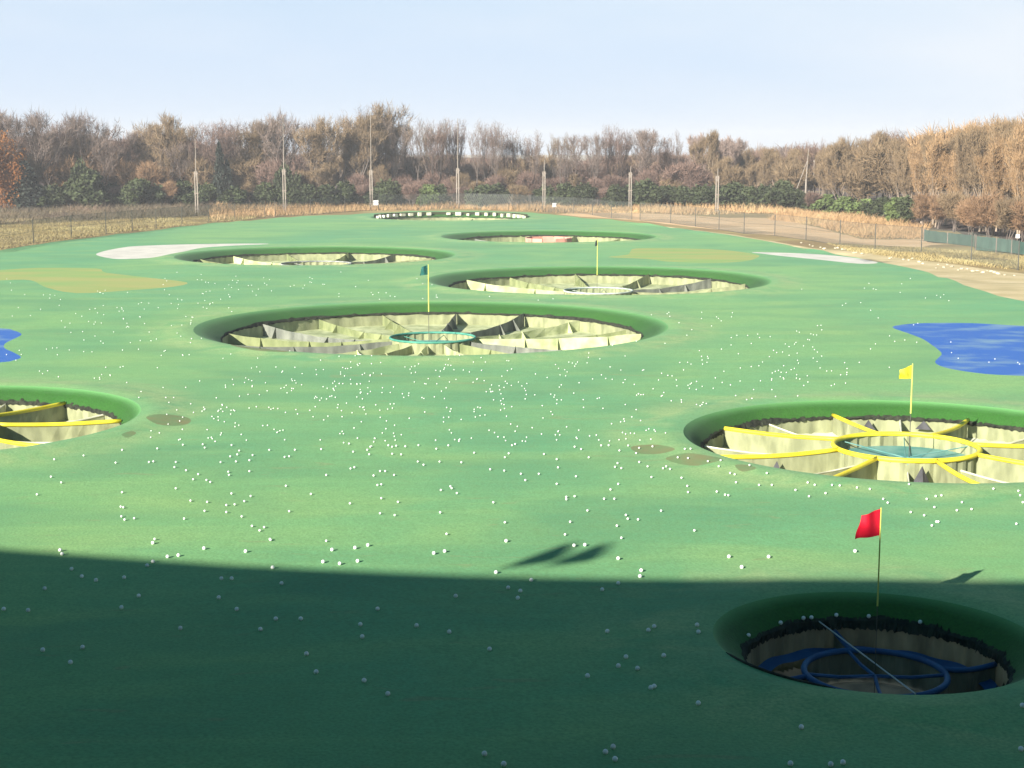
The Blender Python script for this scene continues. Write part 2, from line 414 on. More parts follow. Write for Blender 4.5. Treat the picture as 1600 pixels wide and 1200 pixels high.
# ---------------------------------------------------------------- targets
def ringpts(r, z, n, a0=0): return [(r * math.cos(2 * math.pi * i / n + a0), r * math.sin(2 * math.pi * i / n + a0), z) for i in range(n)]
def band(mb, rings, mi=0):
    n = len(rings[0]); vs = [p for r_ in rings for p in r_]; fs = []
    for k in range(len(rings) - 1):
        for i in range(n):
            j = (i + 1) % n; fs.append((k * n + i, k * n + j, (k + 1) * n + j, (k + 1) * n + i))
    mb.add(vs, fs, mi)
def make_target(key, label, zf, ztube, zfloor, zhub, nr, a0, rh, tube_mat, tube_r, netm, floorm, hubring_mat, hubdisc_mat, gussets=0, drop=0.43, hub_wall=None, zfr=None):
    cx, cy, Ro, ri = TG[key]; rr = random.Random(key)
    root = empty('golf_target', (cx, cy, 0)); tag(root, label, 'golf target', 'sunken round golf targets')
    n = 96
    # turf slope from crest down to the edge
    mb = MB(); prof = []; ph = [rr.uniform(0, 6.28) for _ in range(4)]
    def wob(a): return .045 * math.sin(3 * a + ph[0]) + .04 * math.sin(7 * a + ph[1]) + .03 * math.sin(16 * a + ph[2]) + .02 * math.sin(31 * a + ph[3])
    for k in range(7):
        t = k / 6; prof.append((Ro + (ri - Ro) * t, -drop * (t ** 1.6)))
    rings = []
    for q, (r_, z) in enumerate(prof):
        rw = []
        for i in range(n):
            a = 2 * math.pi * i / n; w_ = wob(a) * (q / 6) * (.7 if Ro < 4 else 1); rx = r_ + w_
            rw.append((rx * math.cos(a), rx * math.sin(a), z + w_ * .5 + (0 if q else terrain_h(cx + (Ro + .001) * math.cos(a), cy + (Ro + .001) * math.sin(a)))))
        rings.append(rw)
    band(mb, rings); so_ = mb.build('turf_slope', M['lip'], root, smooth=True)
    at_ = so_.data.attributes.new('slope_fade', 'FLOAT', 'POINT'); at_.data.foreach_set('value', [[.65, .3, .1, 0, 0, 0, 0][i // n] for i in range(7 * n)])
    if key == 'red':   # loose fold of turf on the near left of the rim
        mb = MB(); mb.tube([((Ro + .01) * math.cos(R(g)), (Ro + .01) * math.sin(R(g)), .055 + .02 * math.sin(R((g - 196) * 3.8))) for g in range(196, 246, 4)], [.008] + [.026] * 11 + [.008], 6)
        mb.build('turf_fold', M['brush'], root)
    # dark brush edge, ragged below and above
    mb = MB(); m = 420 if Ro < 8 else 260
    r0, r1, r2 = [], [], []
    for i in range(m):
        a = 2 * math.pi * i / m; j = rr.uniform(-1, 1)
        wb = wob(a) * (.7 if Ro < 4 else 1)
        h1 = -drop + wb * .5 + .02 + .03 * rr.random() + (.08 if rr.random() < .02 else 0)
        r0.append(((ri + wb + .03) * math.cos(a), (ri + wb + .03) * math.sin(a), h1))
        r1.append(((ri + wb - .03) * math.cos(a), (ri + wb - .03) * math.sin(a), -drop + wb * .5 - .02))
        r2.append(((ri - .05 + .03 * j) * math.cos(a), (ri - .05 + .03 * j) * math.sin(a), zf + .03 + rr.uniform(-.04, .03)))
    band(mb, [r0, r1, r2]); mb.build('edge_brush', M['brush'], root)
    # pleated net wall
    mb = MB(); m = 240; rs = []
    for z, amp in ((zf + .06, .01), ((zf + zfloor) / 2, .05), (zfloor - .05, .07)):
        rs.append([((ri + .0 + amp * math.sin(i * 2.3 + math.sin(i * .7) * 2) * 1.0) * math.cos(2 * math.pi * i / m), (ri + amp * math.sin(i * 2.3 + math.sin(i * .7) * 2)) * math.sin(2 * math.pi * i / m), z) for i in range(m)])
    band(mb, rs); mb.build('net_wall', M[netm], root, smooth=True)
    # floor sheet
    mb = MB(); m = 96; rs = []
    for k in range(7):
        t = k / 6; r_ = ri + .1 + (rh * .96 - ri - .1) * t; z = zfloor + (zhub - zfloor) * t
        rs.append([(r_ * math.cos(2 * math.pi * i / m), r_ * math.sin(2 * math.pi * i / m), z + (rr.uniform(-.04, .04) if 0 < k < 6 else 0) - .10 * math.sin(math.pi * t)) for i in range(m)])
    band(mb, rs); mb.build('floor_sheet', M[floorm], root, smooth=True)
    # dividers
    for k in range(nr):
        yl = bool(tube_mat); hz_ = 1 if yl else rr.uniform(.72, 1.08); sgz = .06 if yl else rr.uniform(.10, .34); zin = ztube[1] if yl else ztube[1] - rr.uniform(.05, .22)
        a = R(a0) + 2 * math.pi * k / nr + (rr.uniform(-.03, .03)); ca, sa = math.cos(a), math.sin(a)
        mb = MB(); S = 10; top = []; vs = []; fs = []
        bend = rr.uniform(-.02, .02)
        for s in range(S + 1):
            t = s / S; r_ = (ri - .02) * (1 - t) + rh * t
            zt = (zfloor + (ztube[0] - zfloor) * hz_) * (1 - t) + zin * t - sgz * math.sin(math.pi * t) + (0 if yl else rr.uniform(-.03, .03))
            off = bend * ri * math.sin(math.pi * t)
            fl = zfloor + (zhub - zfloor) * t - .10 * math.sin(math.pi * t) - .03
            x, y = r_ * ca - off * sa, r_ * sa + off * ca
            pl = .04 * math.sin(s * 2.7)
            top.append((x, y, zt)); vs += [(x, y, zt), (x - pl * sa, y + pl * ca, fl)]
        for s in range(S): fs.append((2 * s, 2 * s + 1, 2 * s + 3, 2 * s + 2))
        mb.add(vs, fs)
        for g in range(gussets):
            t = (g + .8 + rr.uniform(-.1, .1)) / (gussets + .6); s = min(S, int(t * S)); p = vs[2 * s]; q = vs[2 * s + 1]
            w = rr.uniform(.3, .5)
            hz = p[2] + .06 - q[2]
            mb.add([(p[0], p[1], q[2] + hz), (q[0] - w * sa, q[1] + w * ca, q[2]), (q[0] + w * sa, q[1] - w * ca, q[2])], [(0, 1, 2)])
        d = mb.build('divider_net', M[netm if yl else rr.choice((netm, 'net_olive', 'net_olive', 'net_grey', 'cream'))], root)
        if tube_mat:
            mb = MB(); mb.tube(top, tube_r, 8); mb.build('foam_tube', M[tube_mat], d, smooth=True)
    if key.startswith('yellow'):
        for k in range(nr):   # plain low dividers between the foam topped ones
            a = R(a0 + 22.5) + 2 * math.pi * k / nr; ca, sa = math.cos(a), math.sin(a); vs = []; fs = []
            for s in range(9):
                t = s / 8; r_ = (ri - .02) * (1 - t) + rh * t; sg = .12 * math.sin(math.pi * t)
                vs += [(r_ * ca, r_ * sa, -.55 - .12 * t - sg), (r_ * ca - .05 * math.sin(s * 2.2) * sa, r_ * sa + .05 * math.sin(s * 2.2) * ca, zfloor - .2 * t - .08)]
            for s in range(8): fs.append((2 * s, 2 * s + 1, 2 * s + 3, 2 * s + 2))
            mb = MB(); mb.add(vs, fs); d = mb.build('low_divider', M['net'], root)
            mb = MB(); mb.tube([vs[2 * s] for s in range(9)], .03, 5); mb.build('edge_hem', M['white_sheet'], d)
        for deg, rr_, wd, zt, zb2 in ((266, rh + .45, .32, -.36, -1.05), (88, ri - .35, .34, -.5, -1.0), (196, rh + 2.2, .25, -.5, -1.0), (70, ri - .2, .28, -.5, -.8)):
            a = R(deg); ca, sa = math.cos(a), math.sin(a); x, y = rr_ * ca, rr_ * sa; mb = MB()
            mb.add([(x, y, zt), (x - wd * sa - .1 * ca, y + wd * ca - .1 * sa, zb2), (x + wd * sa - .1 * ca, y - wd * ca - .1 * sa, zb2), (x + .3 * ca, y + .3 * sa, zb2)], [(0, 1, 2), (0, 2, 3), (0, 3, 1)])
            mb.build('dark_gusset', M['gusset'], root)
    # hub ring and disc
    hr = empty('hub', (0, 0, 0)); hr.parent = root; bpy.data.objects.remove(hr)
    mb = MB(); mb.tube(ringpts(rh, ztube[1], 48), tube_r * 1.1 if tube_mat else .06, 8, closed=True)
    ring_o = mb.build('hub_ring', M[hubring_mat], root, smooth=True)
    mb = MB(); m = 96
    zb = zhub - .1
    band(mb, [[(rh * (1 + .015 * math.sin(i * 2.1)) * math.cos(2 * math.pi * i / m), rh * (1 + .015 * math.sin(i * 2.1)) * math.sin(2 * math.pi * i / m), z) for i in range(m)] for z in (ztube[1] - .03, zb)])
    mb.build('hub_net', M[hub_wall or netm], ring_o)
    mb = MB(); band(mb, [ringpts(rh - .04, ztube[1] - (.62 if key == 'red' else .40), 40), ringpts(rh * .6, ztube[1] - .50, 40), ringpts(rh * .15, ztube[1] - .62, 40)])
    mb.build('hub_disc', M[hubdisc_mat], root, smooth=True)
    mb = MB()
    if key == 'red':
        for dg in (100, 183, 355, 262): mb.tube([(rh * math.cos(R(dg)), rh * math.sin(R(dg)), ztube[1]), (rh * .5 * math.cos(R(dg)), rh * .5 * math.sin(R(dg)), ztube[1] - .07), (0, 0, ztube[1] - .06)], .035, 6)
    for k in range(0 if key == 'red' else 6):
        a = k * math.pi / 3 + .3; mb.tube([(0, 0, ztube[1] - .35), (rh * math.cos(a), rh * math.sin(a), ztube[1] - .12)], .018, 5)
    mb.build('hub_spokes', M['blue' if key == 'red' else hubring_mat if hubring_mat != 'yellow' else 'teal_dark'], root)
    return root
t_yel = make_target('yellow', 'large sunken round target with yellow foam dividers below the yellow flag, right', -.58, (-.38, -.30), -1.0, -1.15, 8, 10, 2.25, 'yellow', .072, 'net', 'white_sheet', 'yellow', 'teal_dark', 0, zfr=.10)
t_yl2 = make_target('yellow2', 'sunken round target with yellow foam dividers cut off by the left edge', -.58, (-.38, -.30), -1.0, -1.15, 8, 17, 2.25, 'yellow', .072, 'net', 'white_sheet', 'yellow', 'teal_dark', 0, zfr=.10)
t_grn = make_target('green', 'widest sunken round target with beige dividers and teal hub, in mid field', -.58, (-.42, -.62), -1.15, -1.2, 16, -4, 2.2, None, .07, 'net', 'cream', 'teal', 'teal_dark', 3, drop=.45)
t_mid = make_target('mid', 'sunken round target with pale hub behind the green flagged one, right of it', -.56, (-.38, -.75), -1.1, -1.2, 12, 5, 2.4, None, .07, 'net', 'cream', 'white_ring', 'teal', 2, drop=.45)
t_lft = make_target('left', 'sunken round target with grey hub beside the long white turf patch', -.56, (-.38, -.70), -1.1, -1.15, 12, -8, 3.0, None, .07, 'net', 'cream', 'grey', 'grey', 2, drop=.45)
t_bck = make_target('back', 'distant sunken round target with a faded red panelled hub', -.56, (-.38, -.62), -1.1, -1.1, 10, 0, 2.2, None, .07, 'net', 'cream', 'pink', 'pink', 1, drop=.42)
t_lst = make_target('last', 'farthest target pit with a row of white blocks along its back wall', -.45, (-.5, -.75), -1.1, -1.1, 10, 0, 2.2, None, .07, 'net', 'cream', 'grey', 'grey', 1, drop=.38)
# red target, in the building's shade
cxr, cyr, Ror, rir = TG['red']
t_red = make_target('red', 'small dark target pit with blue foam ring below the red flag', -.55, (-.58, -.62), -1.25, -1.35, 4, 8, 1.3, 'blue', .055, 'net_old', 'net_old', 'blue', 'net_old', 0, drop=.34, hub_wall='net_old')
mb = MB(); m = 96
band(mb, [[(rr_ * math.cos(2 * math.pi * i / m), rr_ * math.sin(2 * math.pi * i / m), z + .02 * math.sin(i * .9)) for i in range(m)] for rr_, z in ((rir - .12, -.88), (rir - .36, -.96))])
mb.build('blue_skirt', M['blue'], t_red, smooth=True)
mb = MB(); mb.tube([(-.60, rir - .05, -.36), (.42, -1.28, -.56)], .014, 6); mb.build('cross_rod', M['rod_w'], t_red)
# farthest target: light blocks on the back wall; back target: panelled hub wall
cxl, cyl, Rol, ril = TG['last']
for i in range(22):
    a = math.pi * (.03 + .94 * i / 21)
    if i in (12,): continue
    mb = MB(); mb.box(((ril + .25) * math.cos(a), (ril + .25) * math.sin(a), .02 + rnd.uniform(-.08, .08)), (rnd.uniform(.35, .8), .35, rnd.uniform(.3, .5)), a + math.pi / 2)
    mb.build('white_block', M['white_sheet'], t_lst)
mb = MB(); m = 64
band(mb, [[((ril + .7) * math.cos(math.pi * i / m), (ril + .7) * math.sin(math.pi * i / m), z) for i in range(m)] for z in (.34, -.3)])
mb.f = mb.f[:-1]; mb.m = mb.m[:-1]
mb.build('back_screen', M['leaf_dark'], t_lst)
for i in range(12):
    a = 2 * math.pi * i / 12; mb = MB(); mb.box((2.35 * math.cos(a), 2.35 * math.sin(a), -.42), (1.15, .12, .62), a + math.pi / 2)
    mb.build('hub_panel', M['pink'], t_bck)

# ---------------------------------------------------------------- flags
def flag_thing(x, y, zb, zt, rodm, rad, flagm, w, h, label, split, shape='wave', dirx=-1):
    root = empty('target_flag', (x, y, zb)); tag(root, label, 'flag', 'flags standing in the targets')
    zm = ztop(split, y) - zb
    mb = MB(); mb.tube([(0, 0, zm), (0, 0, zt - zb)], [rad, rad * .7], 6); mb.build('pole', M[rodm], root)
    mb = MB(); mb.tube([(0, 0, 0), (0, 0, zm + .02)], [rad * .45, rad * .45], 6); mb.build('lower_rod', M['post'], root)
    mb = MB(); nx, nz = 12, 8; vs = []; fs = []; top = zt - zb
    for j in range(nz + 1):
        for i in range(nx + 1):
            u = i / nx; v = j / nz
            if shape == 'tri':  # drooping pennant: edge falls away from the pole
                zz = top - .04 - u * h * .35 - v * h * (1 - .35 * u)
            else:
                zz = top - .02 - v * h * (1 - .10 * u) - u * h * .22
            xx = dirx * (u * w + (.10 * w * v * u if shape != 'tri' else 0) + (.18 * w * v * u if shape == 'wave' else 0))
            yy = .07 * math.sin(u * 7 + v * 2) * (u) + .05 * math.sin(v * 6 + u * 3) * u
            vs.append((xx, yy - .12 * u, zz))
    for j in range(nz):
        for i in range(nx):
            a = j * (nx + 1) + i; fs.append((a, a + 1, a + nx + 2, a + nx + 1))
    mb.add(vs, fs); mb.build('flag', M[flagm], root, smooth=True)
    return root
fy = TG['red'][1]
flag_thing(TG['red'][0], fy, -1.3, ztop(793, fy), 'rod_y', .016, 'flag_red', .37, .50, 'red flag on a thin yellow rod above the small shaded pit', 947)
fy = TG['yellow'][1]
flag_thing(xat(1421.5, fy), fy, -.9, ztop(568, fy), 'rod_y', .028, 'flag_yellow', .42, .44, 'yellow flag on a yellow rod in the right hand target', 646, 'tri')
fy = TG['green'][1]
flag_thing(xat(670, fy), fy, -1.1, ztop(413, fy), 'rod_y', .035, 'flag_green', .34, .50, 'dark green flag on a pale yellow rod in the widest target', 487)
fy = TG['mid'][1]
flag_thing(xat(933, fy), fy, -1.1, ztop(374, fy), 'rod_y', .035, 'flag_black', .14, .42, 'tiny dark flag on a thin rod in the target with the pale hub', 430)

# ---------------------------------------------------------------- golf balls
near_px = [(94,862),(97,868),(112,892),(128,904),(150,910),(194,906),(217,935),(70,923),(44,957),(6,955),(190,953),(230,887),(239,881),(242,845),(239,851),(262,873),(279,871),(319,860),(384,865),(422,846),(426,891),(440,916),(346,908),(362,908),(342,938),(370,956),(431,971),(470,971),(407,987),(282,985),(67,1018),(129,1014),(110,1037),(479,1025),(494,1053),
(85,720),(131,714),(191,705),(181,726),(246,703),(80,748),(96,757),(58,775),(233,725),(240,724),(275,725),(273,733),(291,738),(310,744),(302,752),(323,753),(329,756),(345,725),(357,740),(358,745),(369,724),(374,707),(371,713),(360,716),(395,714),(390,722),(390,739),(275,766),(191,772),(189,794),(193,795),(190,809),(195,814),(210,812),(288,813),(298,785),(324,787),(320,801),(362,774),(354,792),(354,803),(367,791),(382,786),(392,778),(378,810),(394,825),
(421,706),(461,706),(502,705),(552,709),(574,706),(577,713),(613,712),(627,713),(682,704),(741,710),(795,711),(789,717),(445,717),(452,716),(548,735),(554,733),(510,745),(584,746),(594,739),(602,739),(616,745),(653,724),(662,729),(687,724),(721,725),(766,736),(788,738),(447,762),(486,775),(590,761),(596,760),(596,782),(622,788),(547,790),(689,769),(704,763),(706,766),(714,774),(771,789),(452,802),(594,806),(617,809),(688,805),(789,821),(413,827),(406,832),(423,847),(510,849),(519,863),(555,860),(575,856),(505,882),(531,885),(559,881),(698,839),(678,869),(695,866),(791,850),
(850,712),(870,720),(872,733),(814,743),(821,753),(842,743),(870,759),(900,747),(920,717),(908,704),(968,706),(965,726),(961,732),(971,734),(999,724),(994,710),(1012,731),(1018,748),(966,759),(954,768),(1036,734),(1041,731),(1047,735),(1059,718),(1070,708),(1079,708),(1075,720),(1065,749),(1074,762),(1075,772),(1106,726),(1126,726),(1123,733),(1141,742),(1148,744),(1150,756),(1171,734),(1198,745),(1186,760),(1120,771),(1133,776),(1138,777),(885,780),(885,784),(898,779),(944,783),(960,783),(918,802),(891,820),(883,840),(978,809),(981,815),(997,816),(1033,802),(964,826),(971,845),(1085,833),(897,857),(914,856),(966,877),(1139,873),(1159,889),(1002,895),(1000,904),(966,915),(941,925),(813,928),(809,939),(830,911),(775,899),(794,923),
(1206,760),(1262,758),(1273,761),(1243,768),(1264,778),(1290,773),(1300,762),(1312,763),(1339,766),(1359,768),(1420,764),(1380,782),(1387,788),(1448,782),(1462,778),(1471,777),(1460,795),(1503,787),(1495,800),(1518,798),(1423,803),(1444,808),(1456,824),(1463,818),(1466,818),(1552,770),(1591,772),(1594,777),(1598,787),(1588,821),(1336,864),(1201,873),
(590,956),(563,980),(566,999),(651,982),(702,992),(712,936),(765,1019),(569,1067),(606,1088),(757,1182),(787,1198),
(949,990),(1013,991),(1022,986),(1089,986),(1091,997),(978,1030),(966,1044),(996,1048),(1037,1031),(918,1060),(1017,1078),(1022,1076),(1091,1102),(946,1179),(958,1171),(961,1190),(1252,1139),(1235,1196),(1298,1197),(1317,1194),(1597,1112),(1595,1173)]
far_px = []
cl = [(560, 640, 70, 45, 105), (330, 650, 50, 40, 75), (600, 590, 120, 25, 95), (430, 600, 80, 40, 70), (760, 650, 70, 40, 60), (900, 640, 60, 45, 60), (870, 580, 90, 25, 60),
      (1110, 590, 70, 28, 85), (980, 680, 60, 18, 30), (230, 500, 90, 28, 85), (300, 470, 80, 18, 50), (120, 520, 60, 22, 30), (1300, 540, 70, 22, 45),
      (1260, 575, 60, 18, 30), (1120, 510, 60, 16, 25), (1390, 455, 60, 15, 20), (640, 455, 90, 12, 30), (480, 440, 80, 8, 20), (150, 600, 90, 40, 35), (700, 690, 260, 12, 45), (350, 440, 60, 8, 20), (850, 475, 60, 5, 6), (1520, 545, 50, 20, 10), (1030, 790, 240, 22, 6)]
for cx, cy, sx, sy, n in cl:
    for _ in range(int(n * .85)):
        px, py = rnd.gauss(cx, sx), rnd.gauss(cy, sy)
        if rnd.random() < .25 and far_px: px, py = far_px[-1][0] + rnd.gauss(0, 9), far_px[-1][1] + rnd.gauss(0, 4)
        if 425 < py < 703 and -10 < px < 1610: far_px.append((px, py))
def ok_ball(x, y):
    return inpoly(x, y, turf_poly) and all(math.hypot(x - c[0], y - c[1]) > c[2] + .1 for c in TG.values())
ball_r = .038
bm_v = []; bm_f = []
NU, NV = 10, 6
for j in range(1, NV):
    for i in range(NU):
        th = math.pi * j / NV; ph = 2 * math.pi * i / NU
        bm_v.append((math.sin(th) * math.cos(ph), math.sin(th) * math.sin(ph), math.cos(th)))
bm_v += [(0, 0, 1), (0, 0, -1)]
for j in range(NV - 2):
    for i in range(NU):
        a, b = j * NU + i, j * NU + (i + 1) % NU; bm_f.append((a, a + NU, b + NU, b))
for i in range(NU):
    bm_f.append((len(bm_v) - 2, i, (i + 1) % NU)); k = (NV - 2) * NU; bm_f.append((len(bm_v) - 1, k + (i + 1) % NU, k + i))
mb = MB(); mb.add([(v[0] * ball_r, v[1] * ball_r, v[2] * ball_r) for v in bm_v], bm_f)
ball0 = mb.build('golf_ball', M['ball'], smooth=True)
allb = [(py, px) for px, py in near_px + far_px]
allb.sort(reverse=True)
def ball_label(px, py):
    sh = 857 + (px / 500) * 33 if px < 500 else 890 + (px - 500) / 500 * 15 if px < 1000 else 906
    if py > sh + 1:
        if py > 1150: return 'white golf ball on shaded turf along the bottom edge of the view'
        if px < 300: return 'white golf ball on shaded turf in the dark lower left corner area'
        if px < 620: return 'white golf ball on shaded turf in the left half, well right of the corner'
        if px < 860: return 'white golf ball on shaded turf below the two flag shadows'
        return 'white golf ball on shaded turf left of the small dark pit'
    if px > 1180: return 'white golf ball on sunlit turf between the yellow target and the building shadow'
    if px > 1030: return 'white golf ball on sunlit turf just left of the right hand yellow target'
    if px > 790: return 'white golf ball on sunlit turf above the two flag shadows'
    if px > 500: return 'white golf ball on sunlit turf in the centre, beyond the shadow edge'
    if px > 260: return 'white golf ball on sunlit turf in the thick scatter left of centre'
    return 'white golf ball on sunlit turf nearer than the left hand yellow target'
n_ind = 0; sv = []; sf = []
base = np.array(bm_v); tri = []
for f in bm_f:
    if len(f) == 4: tri += [(f[0], f[1], f[2]), (f[0], f[2], f[3])]
    else: tri.append(f)
tri = np.array(tri)
for py, px in allb:
    x, y = at(px, py)
    if not ok_ball(x, y): continue
    z = terrain_h(x, y)
    if n_ind < 296:
        o = ball0 if n_ind == 0 else link(ball0.copy())
        o.location = (x, y, z + ball_r * .9); lb = ball_label(px, py)
        tag(o, lb, 'golf ball', lb.replace('white golf ball', 'golf balls')); n_ind += 1
        o.scale = ((.78,) * 3) if py < 850 else ((1.12,) * 3)
    else:
        r_ = .022 + max(0, y - 60) * .0001
        sf.append(tri + len(sv) * len(base)); sv.append(base * r_ + np.array((x, y, z + r_ * .9)))
me = np_mesh('scattered_golf_balls', np.concatenate(sv), np.concatenate(sf), M['ball'])
o = link(bpy.data.objects.new('scattered_golf_balls', me)); tag(o, 'hundreds of white golf balls scattered over the far turf', 'golf balls', kind='stuff')
# balls caught on the brush of the shaded pit
for a, dr in ((112, .02), (108, .0), (95, .05), (80, .0), (56, .0), (152, .05), (126, .0)):
    o = link(ball0.copy()); o.location = (cxr + (rir + dr) * math.cos(R(a)), cyr + (rir + dr) * math.sin(R(a)), -.27)
    tag(o, 'white golf ball caught in the dark brush edge of the small pit', 'golf ball', 'golf balls caught at the rim of the shaded pit')

# ---------------------------------------------------------------- stones along the verge
for v in range(3):
    mb = MB(); q = random.Random(v)
    mb.add([tuple(c * (1 + q.uniform(-.3, .3)) * s for c, s in zip(p, (.22, .17, .13))) for p in bm_v], bm_f)
    mb.build('stone', M['stone'])
stones = [o for o in bpy.data.objects if o.name.startswith('stone')]
spx = [(1270,386),(1282,388),(1288,391),(1305,390),(1309,389),(1316,392),(1320,392),(1334,398),(1338,397),(1347,399),(1390,405),(1393,404),(1412,407),(1420,408),(1426,406),(1436,411),(1442,413),(1463,418),(1466,414),(1475,417),(1480,414),(1487,416),(1497,420),(1503,418),(1512,418),(1520,421),(1527,420),(1536,423),(1543,420),(1549,421),(1554,423),(1560,425),(1252,381),(1265,384),(1570,427),(1585,428)]
for i, (px, py) in enumerate(spx):
    x, y = at(px, py); s = stones[i] if i < 3 else link(stones[i % 3].copy())
    s.location = (x, y, terrain_h(x, y) + .03); s.rotation_euler = (0, 0, rnd.uniform(0, 6)); k = rnd.uniform(.35, .85); s.scale = (k, k, k)
    tag(s, 'pale stone in the line along the gravel verge at right', 'stone', 'pale stones along the verge')

# ---------------------------------------------------------------- trees
def tube_np(V, F_, pts, rad, sides):
    b = sum(len(a) for a in V); n = len(pts); vs = []
    for i in range(n):
        d = pts[min(i + 1, n - 1)] - pts[max(i - 1, 0)]; d = d / (np.linalg.norm(d) + 1e-9)
        a = np.array((1., 0, 0)) if abs(d[0]) < .8 else np.array((0, 1., 0))
        x = np.cross(d, a); x /= np.linalg.norm(x); y = np.cross(d, x)
        for k in range(sides):
            t = 2 * math.pi * k / sides; vs.append(pts[i] + (x * math.cos(t) + y * math.sin(t)) * rad[i])
    V.append(np.array(vs)); f = []
    for i in range(n - 1):
        for k in range(sides):
            l = (k + 1) % sides; a0, a1, b0, b1 = i * sides + k, i * sides + l, (i + 1) * sides + k, (i + 1) * sides + l
            f += [(a0, a1, b1), (a0, b1, b0)]
    F_.append(np.array(f) + b)
def gen_tree(seed, stem=.28, fork=(3, 4), lean=.35, up=.35, levels=5, ratio=.72, twigs=26, tw=.0034, tl=.055, r0=.014, multi=1):
    """unit-height bare tree: (limb verts, limb tris, twig verts, twig tris)"""
    q = np.random.RandomState(seed); V = []; F_ = []; tips = []
    def rec(p, d, L_, r, lev):
        n = 4 if lev < 3 else 3; pts = [p]; dd = d.copy()
        for i in range(n):
            dd = dd + q.normal(0, .10, 3); dd[2] += up * .12; dd /= np.linalg.norm(dd); pts.append(pts[-1] + dd * L_ / n)
        r1 = r * .62; rad = [r + (r1 - r) * i / n for i in range(n + 1)]
        tube_np(V, F_, pts, rad, 6 if lev == 0 else 4 if lev < 3 else 3)
        if lev >= 2:
            for i in range(1, n + 1): tips.append((pts[i], dd, L_))
        if lev >= levels - 1: return
        k = q.randint(fork[0], fork[1] + 1); ph = q.uniform(0, 6.28)
        for j in range(k):
            a = ph + 6.283 * j / k + q.normal(0, .3); s = abs(q.normal(lean, .12))
            if lev > 0 and j == 0: s *= .35
            ax = np.array((math.cos(a), math.sin(a), 0)); e = dd * math.cos(s) + ax * math.sin(s); e[2] += up * .5; e /= np.linalg.norm(e)
            rec(pts[-1], e, L_ * ratio * q.uniform(.8, 1.15), r1 * .72, lev + 1)
        if lev >= 1:   # side shoots from the middle
            for i in range(1, n):
                a = q.uniform(0, 6.28); ax = np.array((math.cos(a), math.sin(a), .3)); e = dd * .6 + ax * .8; e /= np.linalg.norm(e)
                if lev + 2 < levels: rec(pts[i], e, L_ * .5, r1 * .4, lev + 2)
    for m in range(multi):
        a = q.uniform(0, 6.28); d = np.array((math.cos(a) * .12 * (multi > 1), math.sin(a) * .12 * (multi > 1), 1.)); 
        p = np.array((q.normal(0, .015) * (multi > 1), q.normal(0, .015) * (multi > 1), -.01))
        rec(p, d / np.linalg.norm(d), stem, r0, 0)
    V = np.concatenate(V); F_ = np.concatenate(F_)
    P = np.array([t[0] for t in tips]); D = np.array([t[1] for t in tips]); 
    k = max(1, int(twigs * 110 / len(P))) if len(P) < twigs * 110 else 1
    idx = np.repeat(np.arange(len(P)), k)
    if len(idx) > 7500: idx = q.choice(idx, 7500, replace=False)
    n = len(idx); base = P[idx] + q.normal(0, .006, (n, 3)); d = D[idx] * .8 + q.normal(0, .55, (n, 3)); d[:, 2] += up * .5
    d /= np.linalg.norm(d, axis=1)[:, None]; ln = tl * q.uniform(.5, 1.3, n)[:, None]
    w = np.cross(d, q.normal(0, 1, (n, 3))); w /= np.linalg.norm(w, axis=1)[:, None]
    mid = base + d * ln * .5 + q.normal(0, .004, (n, 3))
    tv = np.stack([base - w * tw * .5, base + w * tw * .5, base + d * ln + q.normal(0, .008, (n, 3))], 1).reshape(-1, 3)
    tt = np.arange(n * 3).reshape(-1, 3)
    zt = np.percentile(tv[:, 2], 99.5); s = 1 / zt
    c = 1.0
    return V * s, F_, tv * s, tt
def leaf_blob(seed, n, lump, sz, shape='bush', clump=60):
    q = np.random.RandomState(seed); C = []
    for _ in range(lump):
        a = q.uniform(0, 6.28); t = q.uniform(0, 1)
        if shape == 'cone': z = t * .9 + .05; rr_ = (1 - z) * .20 + .02; C.append((math.cos(a) * rr_ * .6, math.sin(a) * rr_ * .6, z, rr_ * .8 + .03))
        else: r_ = q.uniform(0, .42); z = q.uniform(.15, .82 - r_ * .5); C.append((math.cos(a) * r_, math.sin(a) * r_, z, q.uniform(.12, .22)))
    C = np.array(C); i = q.randint(0, lump, n); d = q.normal(0, 1, (n, 3)); d /= np.linalg.norm(d, axis=1)[:, None]
    p = C[i, :3] + d * C[i, 3:4] * q.uniform(.55, 1.1, n)[:, None]; p[:, 2] = np.abs(p[:, 2])
    u = q.normal(0, 1, (n, 3)); u /= np.linalg.norm(u, axis=1)[:, None]; w = np.cross(u, q.normal(0, 1, (n, 3))); w /= np.linalg.norm(w, axis=1)[:, None]
    s = sz * q.uniform(.5, 1.3, n)[:, None]
    tv = np.stack([p - w * s * .5, p + w * s * .5, p + u * s], 1).reshape(-1, 3)
    return tv, np.arange(n * 3).reshape(-1, 3)
protos = {}
def proto(key, name, limbm, crownm, arr):
    V, F_, tv, tt = arr
    protos[key] = (name, np_mesh('trunk', V, F_, M[limbm]), np_mesh('crown', tv, tt, M[crownm]), arr, crownm)
G = gen_tree
proto('round1', 'bare_tree', 'bark_dark', 'twig_mauve', G(1, stem=.26, lean=.42, up=.30, levels=5))
proto('round2', 'bare_tree', 'bark_grey', 'twig_grey', G(2, stem=.22, lean=.38, up=.4, levels=5))
proto('round3', 'bare_tree', 'bark_dark', 'twig_grey', G(3, stem=.30, lean=.5, up=.3, levels=5, fork=(3, 3)))
proto('up1', 'bare_tree', 'bark_grey', 'twig_grey', G(4, stem=.34, lean=.20, up=.8, levels=5, ratio=.74, r0=.012, twigs=16))
